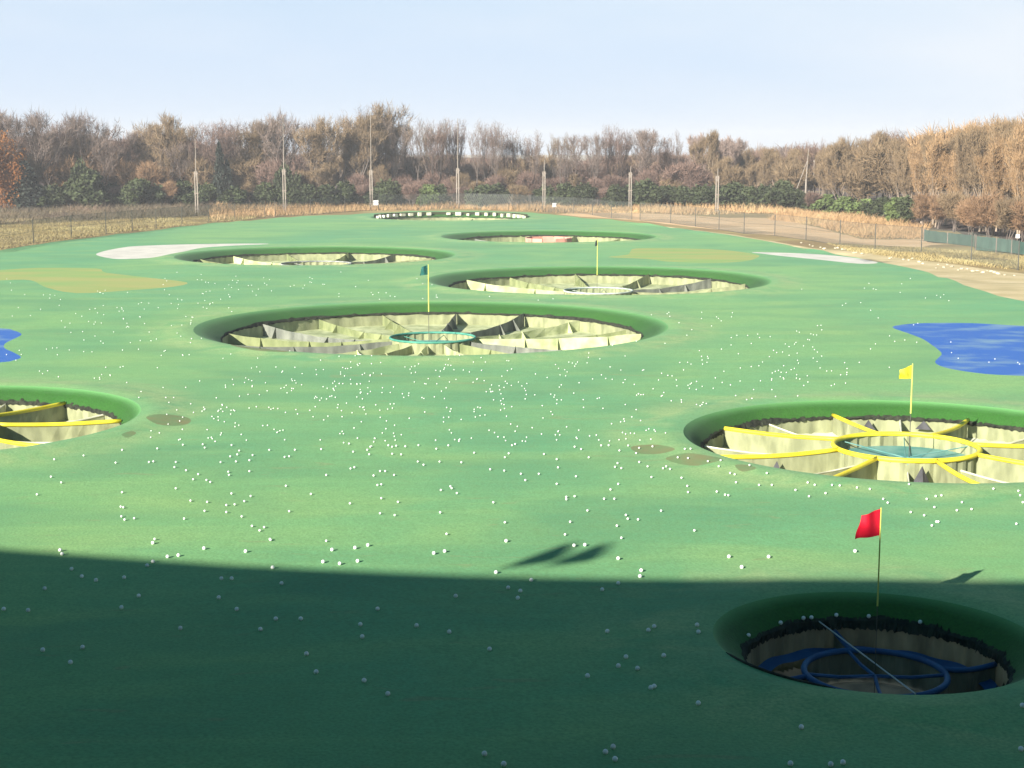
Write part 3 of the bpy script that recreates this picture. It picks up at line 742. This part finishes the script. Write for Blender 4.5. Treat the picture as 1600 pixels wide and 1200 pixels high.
proto('up2', 'bare_tree', 'bark_dark', 'twig_mauve', G(5, stem=.30, lean=.24, up=.7, levels=5, ratio=.74, r0=.012, multi=2, twigs=16))
proto('up3', 'bare_tree', 'bark_grey', 'twig_olive', G(6, stem=.36, lean=.22, up=.8, levels=5, r0=.012, twigs=18))
proto('alder1', 'bare_tree', 'bark_grey', 'twig_olive', G(7, stem=.25, lean=.34, up=.5, levels=5, multi=2, twigs=60, tw=.004))
proto('ochre1', 'bare_tree', 'bark_pale', 'twig_ochre', G(8, stem=.26, lean=.20, up=.9, levels=5, multi=3, twigs=90, tw=.0042, tl=.045, r0=.009))
proto('ochre2', 'bare_tree', 'bark_pale', 'twig_olive', G(9, stem=.24, lean=.22, up=.8, levels=5, multi=3, twigs=90, tw=.0042, tl=.045, r0=.009))
proto('pale1', 'bare_tree', 'bark_pale', 'twig_pale', G(10, stem=.24, lean=.26, up=.6, levels=5, twigs=70, tw=.004))
proto('scrub1', 'bare_shrub', 'bark_grey', 'twig_mauve', G(11, stem=.12, lean=.45, up=.35, levels=5, multi=4, ratio=.8, twigs=75, tw=.006, tl=.075, r0=.0055))
proto('scrub2', 'bare_shrub', 'bark_grey', 'twig_red', G(12, stem=.12, lean=.42, up=.4, levels=5, multi=4, ratio=.8, twigs=75, tw=.006, tl=.075, r0=.0055))
proto('scrub3', 'bare_shrub', 'bark_grey', 'twig_olive', G(13, stem=.12, lean=.45, up=.4, levels=5, multi=4, ratio=.8, twigs=75, tw=.006, tl=.075, r0=.0055))
def stubby(seed, h, r):
    V = []; F_ = []; q = np.random.RandomState(seed)
    pts = [np.array((0, 0, -.01)), np.array((.01, 0, h * .5)), np.array((0, .01, h))]
    tube_np(V, F_, pts, [r, r * .8, r * .3], 6)
    for _ in range(5):
        a = q.uniform(0, 6.28); z = h * q.uniform(.2, .7); p = np.array((0, 0, z)); e = p + np.array((math.cos(a) * .25, math.sin(a) * .25, .2))
        tube_np(V, F_, [p, (p + e) / 2, e], [r * .5, r * .4, r * .15], 4)
    return np.concatenate(V), np.concatenate(F_)
proto('ever1', 'evergreen_shrub', 'bark_dark', 'leaf_dark', (*stubby(1, .6, .03), *leaf_blob(21, 3800, 15, .085)))
proto('ever2', 'evergreen_shrub', 'bark_dark', 'leaf_dark', (*stubby(2, .6, .03), *leaf_blob(22, 3800, 12, .085)))
proto('evg', 'evergreen_shrub', 'bark_dark', 'leaf_green', (*stubby(3, .6, .03), *leaf_blob(23, 3800, 14, .085)))
proto('conifer', 'conifer_tree', 'bark_dark', 'leaf_conifer', (*stubby(4, .8, .02), *leaf_blob(24, 5000, 30, .06, 'cone')))
a_, b_ = stubby(5, .8, .03)
proto('orange', 'leafy_orange_tree', 'bark_dark', 'leaf_orange', (*G(14, stem=.2, lean=.35, up=.5, levels=4)[:2], *leaf_blob(25, 14000, 26, .026)))

zones = [(-200, 75, 'beside the orange tree'), (75, 175, 'left of the first net pole'), (175, 300, 'between net poles one and two'),
         (300, 440, 'between net poles two and three'), (440, 575, 'between net poles three and four'),
         (575, 712, 'between net poles four and five'), (712, 850, 'between net poles five and six'),
         (850, 985, 'between net poles six and seven'), (985, 1120, 'between net poles seven and eight'),
         (1120, 1260, 'just left of the guyed pole'), (1260, 1440, 'just right of the guyed pole'),
         (1440, 2000, 'behind the green windbreak')]
desc = dict(round1='dark bare tree with mauve crown', round2='grey bare tree with rounded crown', round3='dark bare tree with open forked crown',
            up1='tall slender grey bare tree', up2='tall dark upright bare tree', up3='slender bare tree with olive twigs', alder1='twin stemmed olive bare tree',
            ochre1='pale trunked tree with ochre twigs', ochre2='pale trunked tree with olive twigs', pale1='bare tree with whitish pink twigs',
            scrub1='low mauve brown bare shrub', scrub2='low reddish brown bare shrub', scrub3='low olive brown bare shrub',
            ever1='dark evergreen shrub with dense crown', ever2='dark evergreen shrub with loose crown', evg='mid green evergreen shrub', conifer='narrow black green conifer', orange='bright orange leafy tree')
n_tree = 0
def put_tree(key, px, D, h, wscale=1.0, row=''):
    global n_tree
    name, tm, cm, arr, _ = protos[key]; x = xat(px, D)
    root = empty(name, (x, D, terrain_h(x, D) - .05), rnd.uniform(0, 6.28)); root.scale = (h * wscale, h * wscale, h)
    link(bpy.data.objects.new('trunk', tm), root); link(bpy.data.objects.new('crown', cm), root)
    zn = next((z for a, b, z in zones if a <= px < b), zones[-1][2])
    lab = desc[key] + ' ' + (row) + ', ' + zn
    cat = 'shrub' if 'shrub' in name else 'tree'
    tag(root, lab, cat, lab); n_tree += 1
    return root
def base_D(px):
    xs = [-100, 0, 300, 600, 900, 1200, 1330, 1400, 1450, 1520, 1600, 1700]; ys = [232, 236, 246, 252, 248, 236, 214, 196, 182, 168, 155, 146]
    return float(np.interp(px, xs, ys))
sky_x = [-60, 0, 20, 55, 75, 105, 130, 160, 185, 215, 240, 275, 305, 335, 375, 410, 440, 470, 500, 530, 560, 600, 640, 680, 720, 760, 795, 830, 870, 910, 960, 1010, 1045, 1090, 1130, 1160, 1200, 1250, 1300, 1350, 1378, 1400, 1450, 1500, 1550, 1600, 1680]
sky_y = [180, 172, 158, 186, 200, 172, 185, 212, 214, 183, 182, 214, 208, 188, 188, 192, 168, 184, 186, 178, 166, 168, 180, 188, 180, 192, 198, 212, 208, 206, 194, 202, 212, 200, 208, 228, 236, 228, 220, 216, 203, 220, 212, 194, 184, 178, 175]
zone_types = [(-80, 170, ['round1', 'round2', 'round3', 'alder1']), (170, 420, ['round1', 'up2', 'alder1', 'round3']), (420, 520, ['up1', 'alder1', 'round2']),
              (520, 660, ['up3', 'up1', 'alder1', 'up2']), (660, 780, ['up1', 'up2', 'up3']), (780, 1060, ['round3', 'up2', 'up1', 'up3']),
              (1060, 1150, ['pale1', 'ochre2']), (1150, 1400, ['round1', 'alder1', 'ochre2']), (1400, 1720, ['ochre1', 'ochre2'])]
px = -50
while px < 1680:
    ty = next(t for a, b, t in zone_types if a <= px < b)
    key = rnd.choice(ty); D = base_D(px) + rnd.uniform(4, 16)
    yt = float(np.interp(px, sky_x, sky_y)) + rnd.uniform(-5, 12)
    h = ztop(yt, D)
    put_tree(key, px, D, h, rnd.uniform(.75, 1.1) if key[:2] != 'up' else rnd.uniform(.85, 1.2))
    px += rnd.uniform(14, 24) if not 500 < px < 1060 else rnd.uniform(13, 30)
for px, yt, k_t in ((650, 184, 'up1'), (664, 190, 'up3'), (683, 186, 'up2'), (842, 205, 'up1'), (893, 208, 'up3')):
    D = base_D(px) + 9; put_tree(k_t, px, D, ztop(yt, D), 1.1)
# middle row, shorter, fills between the trunks
px = -45
while px < 1680:
    D = base_D(px) + rnd.uniform(0, 10)
    lim = float(np.interp(px, [-50, 170, 420, 520, 780, 1000, 1150, 1330, 1600], [222, 236, 252, 264, 268, 260, 246, 232, 205]))
    key = rnd.choice(['scrub1', 'scrub3', 'alder1', 'scrub1'] if px < 1100 else ['scrub3', 'ochre2', 'alder1'] if px < 1400 else ['ochre1', 'ochre2', 'ochre1'])
    if 60 < px < 300 and rnd.random() < .4: key = 'scrub2'
    h = ztop(lim + rnd.uniform(-8, 18), D)
    put_tree(key, px, D, h, rnd.uniform(.9, 1.3) if 'scrub' in key else 1, 'in the middle row')
    px += rnd.uniform(20, 32)
# low front row and evergreens
for px, yt, key, w in [(-16, 190, 'orange', .8), (42, 252, 'conifer', 1.5), (62, 285, 'ever1', 1.4), (86, 285, 'ever2', 1.3), (140, 262, 'ever2', 1.1), (152, 275, 'ever1', 1.2), (170, 280, 'ever1', 1.2),
                       (133, 238, 'ever1', .5), (222, 272, 'ever1', 1.2), (205, 285, 'ever2', 1.4), (245, 290, 'ever1', 1.6), (345, 225, 'conifer', .5), (356, 252, 'conifer', .6), (285, 280, 'ever2', 1.3), (312, 282, 'ever1', 1.3), (335, 285, 'ever2', 1.4), (360, 288, 'ever1', 1.4), (385, 285, 'scrub3', 1.2),
                       (415, 282, 'ever2', 1.3), (450, 248, 'ever1', .55), (437, 288, 'ever1', 1.3), (480, 285, 'ever2', 1.2), (508, 282, 'ever1', 1.2), (540, 280, 'ever2', 1.1), (565, 288, 'scrub1', 1.2), (598, 275, 'ever1', 1.3), (618, 282, 'ever2', 1.2), (645, 285, 'scrub1', 1.3),
                       (675, 280, 'evg', 1.1), (690, 285, 'ever2', 1.2), (720, 290, 'scrub1', 1.3), (755, 282, 'ever1', 1.4), (778, 284, 'ever2', 1.3), (805, 288, 'scrub3', 1.4), (858, 285, 'ever1', 1.3), (885, 285, 'ever2', 1.4), (908, 282, 'ever1', 1.3), (950, 290, 'scrub1', 1.4),
                       (962, 285, 'ever2', 1.3), (985, 280, 'ever1', 1.5), (1010, 278, 'ever2', 1.4), (1038, 285, 'ever1', 1.6), (1065, 290, 'ever2', 1.6), (1090, 285, 'ever1', 1.5), (1118, 288, 'ever2', 1.4), (1145, 280, 'ever1', 1.4), (1172, 290, 'ever2', 1.5), (1200, 285, 'ever1', 1.4), (1222, 280, 'ever2', 1.3),
                       (1250, 292, 'ever1', 1.5), (1290, 298, 'evg', 1.6), (1318, 300, 'evg', 1.6), (1345, 303, 'evg', 1.5), (1375, 302, 'ever1', 1.3), (1400, 302, 'evg', 1.2), (1415, 305, 'ever2', 1.3),
                       (1440, 300, 'scrub2', 1.2), (1465, 305, 'scrub2', 1.2), (1490, 300, 'scrub3', 1.2), (1515, 310, 'scrub2', 1.3), (1545, 300, 'scrub2', 1.3), (1575, 305, 'scrub3', 1.3), (1600, 310, 'scrub2', 1.3),
                       (100, 285, 'scrub2', 1.0), (120, 290, 'scrub2', 1.0), (185, 288, 'scrub1', 1.1), (265, 283, 'scrub2', 1.0), (1270, 300, 'scrub1', 1.2), (1360, 320, 'scrub2', 1.4), (1300, 325, 'scrub2', 1.5), (1325, 328, 'scrub1', 1.5)]:
    D = base_D(px) - rnd.uniform(2, 6); h = ztop(yt, D)
    put_tree(key, px, D, h, w * rnd.uniform(.9, 1.1), 'in the front row')
# far wood that reads as one mass
VV = []; FF = []; MI = []; off = 0; mass_m = ['twig_mauve', 'twig_grey', 'twig_olive', 'twig_ochre']
q = np.random.RandomState(5)
for row, (dD, dy) in enumerate(((24, 6), (38, 2), (52, 4))):
    px = -90 + row * 7
    while px < 1760:
        k = rnd.choice(['scrub1', 'scrub3', 'round1', 'alder1'] if px < 1350 else ['ochre1', 'ochre2', 'scrub3'])
        V, F_, tv, tt = protos[k][3]; D = base_D(px) + dD + rnd.uniform(-5, 5); x = xat(px, D)
        lim = float(np.interp(px, [-90, 0, 150, 300, 420, 520, 650, 780, 1000, 1150, 1330, 1400, 1500, 1600], [208, 208, 216, 218, 232, 240, 241, 246, 242, 234, 226, 220, 200, 190]))
        h = ztop(lim + dy + rnd.uniform(-4, 8), D); w = h * rnd.uniform(.8, 1.2)
        sel = q.choice(len(tt), min(len(tt), 2600), replace=False); t3 = tv.reshape(-1, 3, 3)[sel]
        cen = t3[:, :1]; t3 = cen + (t3 - cen) * np.array((1.6, 1.6, 1.3))
        a = rnd.uniform(0, 6.28); ca, sa = math.cos(a), math.sin(a)
        p = t3.reshape(-1, 3); pr = np.stack([p[:, 0] * ca - p[:, 1] * sa, p[:, 0] * sa + p[:, 1] * ca, p[:, 2]], 1) * np.array((w, w, h)) + np.array((x, D, 0))
        VV.append(pr); FF.append(np.arange(len(pr)).reshape(-1, 3) + off); off += len(pr)
        c = rnd.choice((0, 0, 1, 2)) if px < 1350 else rnd.choice((2, 3, 3)); MI.append(np.full(len(pr) // 3, c))
        px += rnd.uniform(16, 24)
me = np_mesh('distant_wood', np.concatenate(VV), np.concatenate(FF), [M[m] for m in mass_m], np.concatenate(MI))
tag(link(bpy.data.objects.new('distant_wood', me)), 'hazy mass of bare winter woodland behind the separate trees', 'woodland', kind='stuff')

# ---------------------------------------------------------------- dry grass and bramble
def scatter(name, n, fn, mat_, hmin, hmax, w, label, cat, spread=.4):
    q = np.random.RandomState(len(name)); P = []
    while len(P) < n:
        r_ = fn(q)
        if r_ is not None: P.append((r_[0], r_[1], terrain_h(r_[0], r_[1]) - .03))
    P = np.array(P); d = q.normal(0, spread, (n, 3)); d[:, 2] = 1; h = q.uniform(hmin, hmax, n)[:, None]
    cl_ = np.array([vnoise(p[0], p[1], 5, 8) for p in P])[:, None]; h = h * (.4 + 1.1 * cl_)
    w_ = q.normal(0, 1, (n, 3)); w_[:, 2] = 0; w_ /= np.linalg.norm(w_, axis=1)[:, None]
    tv = np.stack([P - w_ * w * .5, P + w_ * w * .5, P + d * h], 1).reshape(-1, 3)
    me = np_mesh(name, tv, np.arange(n * 3).reshape(-1, 3), M[mat_])
    tag(link(bpy.data.objects.new(name, me)), label, cat, kind='stuff')
def zone_fn(poly_px):
    P = [at(*p) for p in poly_px]; x0, x1 = min(p[0] for p in P), max(p[0] for p in P); y0, y1 = min(p[1] for p in P), max(p[1] for p in P)
    def fn(q):
        x, y = q.uniform(x0, x1), q.uniform(y0, y1)
        if not inpoly(x, y, P) or inpoly(x, y, turf_poly): return None
        return x, y
    return fn
scatter('reeds', 16000, zone_fn([(330, 322), (600, 320), (830, 320), (900, 322), (1250, 329), (1250, 335), (1000, 334), (900, 333), (860, 331), (830, 330), (700, 327.5), (560, 331), (420, 338), (330, 344)]), 'drygrass', .3, 1.0, .09, 'pale orange dry reeds behind the far end of the turf', 'reeds')
scatter('bramble_thicket', 14000, zone_fn([(-80, 330), (120, 326), (330, 322), (560, 320), (400, 329), (330, 336), (200, 342), (100, 347), (-80, 352)]), 'bramble', .3, 1.1, .10, 'dark brown bramble thicket below the trees at left', 'bramble', .9)
scatter('dry_scrub', 9000, zone_fn([(1240, 330), (1335, 337), (1400, 348), (1450, 360), (1440, 372), (1350, 372), (1290, 357), (1200, 342)]), 'drygrass', .3, 1.0, .09, 'reddish dry scrub between sandy track and wood at right', 'scrub', .7)
scatter('rough_grass', 16000, zone_fn([(-60, 352), (100, 348), (330, 340), (420, 338), (280, 353), (145, 371), (-60, 397)]), 'drygrass2', .10, .35, .07, 'olive brown rough grass between left fence and turf', 'grass', .6)
scatter('verge_grass', 14000, zone_fn([(1290, 380), (1440, 388), (1640, 402), (1640, 423), (1440, 409), (1330, 396)]), 'drygrass2', .08, .28, .05, 'olive rough grass around the right hand fence', 'grass', .6)

# ---------------------------------------------------------------- net poles behind the range
ords = ['first', 'second', 'third', 'fourth', 'fifth', 'sixth', 'seventh', 'eighth']
poles = [(188, 318, 262, 212), (308, 335, 266, 216), (445, 331, 264, 178), (580.5, 327, 265, 174), (715.5, 326, 264, 186), (850, 324, 268, 250), (984.5, 325, 268, 258), (1120, 333, 274, 262)]
for i, (px, yb, ym, yt) in enumerate(poles):
    x, D = at(px, yb); zm, zt = ztop(ym, D), ztop(yt, D)
    root = empty('net_pole', (x, D, terrain_h(x, D)))
    tag(root, 'tall pale timber net pole, %s from the left in the row before the wood' % ords[i], 'pole', 'pale net poles along the wood')
    for s in (-.16, .16):
        mb = MB(); mb.tube([(s, 0, -.2), (s, 0, zm)], [.10, .085], 8); mb.build('lower_post', M['pole'], root)
    mb = MB(); mb.tube([(0, 0, zm - .8), (.05, 0, zt)], [.065, .04], 8); mb.build('upper_mast', M['pole'], root)
    mb = MB()
    for z in (.9, zm * .5, zm - .3): mb.box((0, 0, z), (.62, .12, .16))
    mb.build('cross_brace', M['dpole'], root)
# guyed pole and its neighbour at right
x, D = at(1258, 330); root = empty('net_pole', (x, D, 0)); zt = ztop(232, D)
tag(root, 'tall pale pole with slanting guy brace, right of the eight net poles', 'pole', 'pale net poles along the wood')
mb = MB(); mb.tube([(0, 0, -.2), (.02, 0, ztop(280, D))], [.15, .13], 8); mb.build('lower_post', M['pole'], root)
mb = MB(); mb.tube([(0, 0, ztop(284, D)), (.25, 0, zt)], [.08, .05], 8); mb.build('upper_mast', M['pole'], root)
mb = MB(); mb.tube([(-2.45, .0, 0), (.15, 0, ztop(250, D))], [.07, .05], 6); mb.build('guy_brace', M['pole'], root)
x, D = at(1270, 328); root = empty('net_pole', (x, D, 0))
tag(root, 'thin grey pole just right of the guyed pole', 'pole', 'pale net poles along the wood')
mb = MB(); mb.tube([(0, 0, -.2), (0, 0, ztop(250, D))], [.08, .05], 8); mb.build('mast', M['pole'], root)
mb = MB(); mb.box((0, 0, ztop(252, D)), (.25, .2, .3)); mb.build('lamp_head', M['pole'], root)

# ---------------------------------------------------------------- fences
def fence(name, base_px, label, step=7.5, h=2.3):
    P = [Vector(at(*p)) for p in base_px]; root = empty(name, (P[0].x, P[0].y, 0)); tag(root, label, 'fence', 'wire fences round the range')
    o = P[0].copy(); pts = []; carry = 0
    for a, b in zip(P[:-1], P[1:]):
        L_ = (b - a).length; s = carry
        while s < L_: pts.append(a + (b - a) * (s / L_)); s += step
        carry = s - L_
    for p in pts:
        z = terrain_h(p.x, p.y); mb = MB(); mb.tube([(p.x - o.x, p.y - o.y, z - .1), (p.x - o.x, p.y - o.y, z + h + rnd.uniform(-.1, .1))], .045, 6); mb.build('post', M['post'], root)
    mb = MB()
    for z in (.05, h * .5, h - .05):
        mb.tube([(p.x - o.x, p.y - o.y, terrain_h(p.x, p.y) + z) for p in pts], .012, 4)
    mb.build('line_wire', M['post'], root)
    mb = MB()
    for a, b in zip(pts[:-1], pts[1:]):
        za, zb_ = terrain_h(a.x, a.y), terrain_h(b.x, b.y)
        mb.add([(a.x - o.x, a.y - o.y, za), (b.x - o.x, b.y - o.y, zb_), (b.x - o.x, b.y - o.y, zb_ + h - .05), (a.x - o.x, a.y - o.y, za + h - .05)], [(0, 1, 2, 3)])
    mb.build('wire_mesh', M['chain'], root)
fence('wire_fence', [(-60, 397), (5, 387), (80, 377), (145, 370.5), (205, 362), (257, 354.5), (303, 349.5), (360, 343.5), (430, 338)], 'dark wire mesh fence along the left edge of the turf')
fence('wire_fence', [(1000, 345), (1060, 350), (1113, 357), (1155, 363), (1205, 369), (1258, 376), (1318, 384), (1387, 394), (1480, 404), (1553, 414), (1640, 428)], 'dark wire mesh fence along the verge right of the turf')
fence('wire_fence', [(430, 338), (520, 333), (600, 329), (700, 326.5), (800, 327.5), (900, 333), (1000, 345)], 'dark wire mesh fence across the far end behind the last target')

# green windbreak
root = empty('windbreak_fence', (0, 0, 0)); tag(root, 'low teal green mesh windbreak fence before the right hand wood', 'fence')
wp = [(1443, 376, 17), (1480, 381, 17), (1522, 387, 19), (1524, 391, 22), (1556, 393, 21), (1580, 395, 20), (1640, 405, 20)]
mb = MB(); mp_ = []
for px, py, hh in wp:
    x, D = at(px, py); mp_.append((x, D, hh / F * D))
for a, b in zip(mp_[:-1], mp_[1:]):
    n = 6; vs = []; fs = []
    for k in range(n + 1):
        t = k / n; x = a[0] + (b[0] - a[0]) * t; y = a[1] + (b[1] - a[1]) * t + .08 * math.sin(k * 2.1); h = a[2] + (b[2] - a[2]) * t + .05 * math.sin(k * 3)
        vs += [(x, y, .02), (x, y, h)]
    for k in range(n): fs.append((2 * k, 2 * k + 2, 2 * k + 3, 2 * k + 1))
    mb.add(vs, fs)
mb.build('mesh_screen', M['windbreak'], root)
for a in mp_:
    mb = MB(); mb.tube([(a[0], a[1] - .06, -.1), (a[0], a[1] - .06, a[2] + .12)], .05, 6); mb.build('post', M['dpole'], root)

# small marker boards
for px, py, s, lb in ((587.5, 326, .75, 'small white marker board on a post right of the fourth net pole'), (866, 330, .6, 'small white marker board on a post right of the sixth net pole'),
                      (1589, 384, .35, 'tiny white marker board behind the green windbreak at right')):
    x, D = at(px, py); root = empty('marker_board', (x, D, 0)); tag(root, lb, 'marker')
    mb = MB(); mb.tube([(0, 0, 0), (0, 0, .9)], .04, 6); mb.build('post', M['dpole'], root)
    mb = MB(); mb.box((0, -.06, .9), (s, .05, s)); mb.build('board', M['sign'], root)
# gorse mounds, dead stems by the verge etc. are in the scattered stuff above

# ---------------------------------------------------------------- the building behind the camera, whose roof shades the front
EL = R(22.8); AZ = R(180 + 35.5)
HR = 15.5; kx_ = HR / math.tan(EL) * math.sin(R(35.5)); ky_ = HR / math.tan(EL) * math.cos(R(35.5))
edge = [(-40, 46), (-26, 39), (-18, 36)] + [at(*p) for p in ((0, 857), (130, 866.5), (250, 875), (375, 883.5), (500, 890), (625, 896), (750, 900.5), (875, 903.5), (1000, 905), (1200, 906.5), (1400, 907.5), (1600, 908))] + [(16, 31.6), (24, 32.3), (34, 34.0), (46, 37.5)]
edge = [(x - kx_, y - ky_) for x, y in edge]
bld = empty('driving_range_building', (0, -8, 0)); tag(bld, 'three storey driving range building behind the viewpoint whose roof shades the front turf', 'building')
def slab(name, inset, depth, z0, z1, m):
    mb = MB(); n = len(edge); vs = []
    for (x, y) in edge: vs.append((x, y - inset + 8, z0))
    for (x, y) in edge: vs.append((x, y - inset - depth + 8, z0))
    vs += [(a, b, z1) for a, b, _ in vs]; fs = []
    for i in range(n - 1):
        fs += [(i, i + 1, n + i + 1, n + i), (2 * n + i, 3 * n + i, 3 * n + i + 1, 2 * n + i + 1), (i, 2 * n + i, 2 * n + i + 1, i + 1), (n + i, n + i + 1, 3 * n + i + 1, 3 * n + i)]
    fs += [(0, n, 3 * n, 2 * n), (n - 1, 3 * n - 1, 4 * n - 1, 2 * n - 1)]
    mb.add(vs, fs); mb.build(name, M[m], bld)
slab('roof', 0, 12, HR - .45, HR, 'roofm')
slab('deck', 1.8, 9.5, 7.05, 7.35, 'deck'); slab('deck', 1.8, 9.5, 11.4, 11.7, 'deck'); slab('deck', 1.8, 9.5, 3.4, 3.7, 'deck'); slab('deck', 1.8, 9.5, .05, .25, 'deck')
slab('back_wall', 11.3, .3, .02, HR - .46, 'wallm')
mb = MB()
for i in range(len(edge)):
    x, y = edge[i]
    if abs(x) < 4: continue
    mb.box((x, y - 2.4 + 8, (HR - .46) / 2), (.3, .3, HR - .5))
mb.build('columns', M['roofm'], bld)
# pennants on the roof edge: their shadows fall just beyond the roof's
def roof_flag(tx, ty, z0, z1, w, lb):
    kk = (z0 + z1) / 2 / math.tan(EL); x, y = tx - kk * math.sin(R(35.5)), ty - kk * math.cos(R(35.5))
    root = empty('roof_flag', (x, y, HR)); tag(root, lb, 'flag', 'flags on the roof edge')
    mb = MB(); mb.tube([(0, 0, -.3), (0, 0, z1 - HR + .05)], .012, 6); mb.build('pole', M['rod_w'], root)
    mb = MB(); n = 10; vs = []; fs = []
    for k in range(n + 1):
        t = k / n; ww = w * math.sin(math.pi * (.08 + .84 * t)) ; z = z0 - HR + (z1 - z0) * t
        vs += [(.0, 0, z), (ww * .7, -ww * .7 + .03 * math.sin(k), z)]
    for k in range(n): fs.append((2 * k, 2 * k + 1, 2 * k + 3, 2 * k + 2))
    mb.add(vs, fs); mb.build('flag', M['flag_green'], root)
f1, f2, f3 = at(845, 867), at(905, 866), at(1506, 900)
roof_flag(*f1, HR + .30, HR + 1.40, .60, 'narrow drooping flag on the building roof, left of a pair')
roof_flag(*f2, HR + .30, HR + 1.30, .60, 'narrow drooping flag on the building roof, right of a pair')

# ---------------------------------------------------------------- haze
mb = MB(); mb.box((0, 1100, 18.5), (5400, 2900 + 300, 43)); hz = mb.build('haze', [], None)
hm = bpy.data.materials.new('haze_air'); hm.use_nodes = True; N = hm.node_tree.nodes; hm.node_tree.links.clear()
for n_ in list(N):
    if n_.type == 'BSDF_PRINCIPLED': N.remove(n_)
pv = N.new('ShaderNodeVolumePrincipled'); pv.inputs['Color'].default_value = (.93, .93, .97, 1); pv.inputs['Density'].default_value = .0005; pv.inputs['Anisotropy'].default_value = 0.0
hm.node_tree.links.new(pv.outputs[0], [x for x in N if x.type == 'OUTPUT_MATERIAL'][0].inputs['Volume'])
hz.data.materials.append(hm); tag(hz, 'thin pale winter haze over the whole range', 'haze', kind='stuff')

# ---------------------------------------------------------------- world, sun, camera
w = bpy.data.worlds.new('World'); sc.world = w; w.use_nodes = True; N = w.node_tree.nodes; L = w.node_tree.links
bg = N['Background']; sky = N.new('ShaderNodeTexSky'); sky.sky_type = 'NISHITA'; sky.sun_disc = False
sky.sun_elevation = EL; sky.sun_rotation = AZ; sky.air_density = 1.0; sky.dust_density = .4; sky.ozone_density = 2.5
tc = N.new('ShaderNodeTexCoord'); mp = N.new('ShaderNodeMapping'); mp.inputs['Scale'].default_value = (1, 1, 4.5); L.new(tc.outputs['Generated'], mp.inputs[0])
no = N.new('ShaderNodeTexNoise'); no.inputs['Scale'].default_value = 2.2; no.inputs['Detail'].default_value = 4; L.new(mp.outputs[0], no.inputs['Vector'])
mr = N.new('ShaderNodeMapRange'); mr.inputs[1].default_value = .42; mr.inputs[2].default_value = .72; mr.inputs[3].default_value = 0.0; mr.inputs[4].default_value = .8
s0 = N.new('ShaderNodeSeparateXYZ'); L.new(tc.outputs['Generated'], s0.inputs[0])
ad = N.new('ShaderNodeMath'); ad.operation = 'MULTIPLY_ADD'; L.new(s0.outputs[0], ad.inputs[0]); ad.inputs[1].default_value = .45; L.new(no.outputs['Fac'], ad.inputs[2]); L.new(ad.outputs[0], mr.inputs[0])
sx = N.new('ShaderNodeSeparateXYZ'); L.new(tc.outputs['Generated'], sx.inputs[0])
ve = N.new('ShaderNodeMapRange'); ve.interpolation_type = 'SMOOTHSTEP'; ve.inputs[1].default_value = .05; ve.inputs[2].default_value = .32; ve.inputs[3].default_value = .95; ve.inputs[4].default_value = .0
L.new(sx.outputs[2], ve.inputs[0])
tn = N.new('ShaderNodeMix'); tn.data_type = 'RGBA'; tn.blend_type = 'MULTIPLY'; tn.inputs['Factor'].default_value = 1; L.new(sky.outputs[0], tn.inputs[6]); tn.inputs[7].default_value = (.50, 1.10, 1.04, 1)
mx = N.new('ShaderNodeMix'); mx.data_type = 'RGBA'; L.new(ve.outputs[0], mx.inputs['Factor']); L.new(tn.outputs[2], mx.inputs[6]); mx.inputs[7].default_value = (7.2, 8.7, 11.0, 1)
m2 = N.new('ShaderNodeMix'); m2.data_type = 'RGBA'; ml = N.new('ShaderNodeMath'); ml.operation = 'MULTIPLY'; L.new(mr.outputs[0], ml.inputs[0]); L.new(ve.outputs[0], ml.inputs[1])
L.new(ml.outputs[0], m2.inputs['Factor']); L.new(mx.outputs[2], m2.inputs[6]); m2.inputs[7].default_value = (9.6, 10.2, 10.9, 1)
L.new(m2.outputs[2], bg.inputs['Color']); bg.inputs['Strength'].default_value = .036
sun = bpy.data.lights.new('sun', 'SUN'); sun.energy = 5.0; sun.angle = R(.5); sun.color = (1, .94, .84)
so = link(bpy.data.objects.new('sun', sun)); d = Vector((math.sin(AZ) * math.cos(EL), math.cos(AZ) * math.cos(EL), math.sin(EL)))
so.rotation_euler = (d).to_track_quat('Z', 'Y').to_euler(); so.location = (-30, -30, 40)
cam = bpy.data.cameras.new('camera'); cam.sensor_width = 36; cam.lens = F * 36 / 1600; cam.clip_end = 6000; cam.clip_start = .1
co = link(bpy.data.objects.new('camera', cam)); co.location = (0, 0, HC); co.rotation_euler = (math.pi / 2 - PITCH, 0, 0); sc.camera = co
sc.render.engine = 'CYCLES'
try: sc.cycles.use_denoising = True; sc.cycles.denoiser = 'OPENIMAGEDENOISE'
except Exception: pass
sc.cycles.volume_bounces = 0; sc.cycles.max_bounces = 6; sc.cycles.transparent_max_bounces = 12
sc.view_settings.view_transform = 'Standard'; sc.view_settings.look = 'None'; sc.view_settings.gamma = 1; sc.view_settings.exposure = 1.35
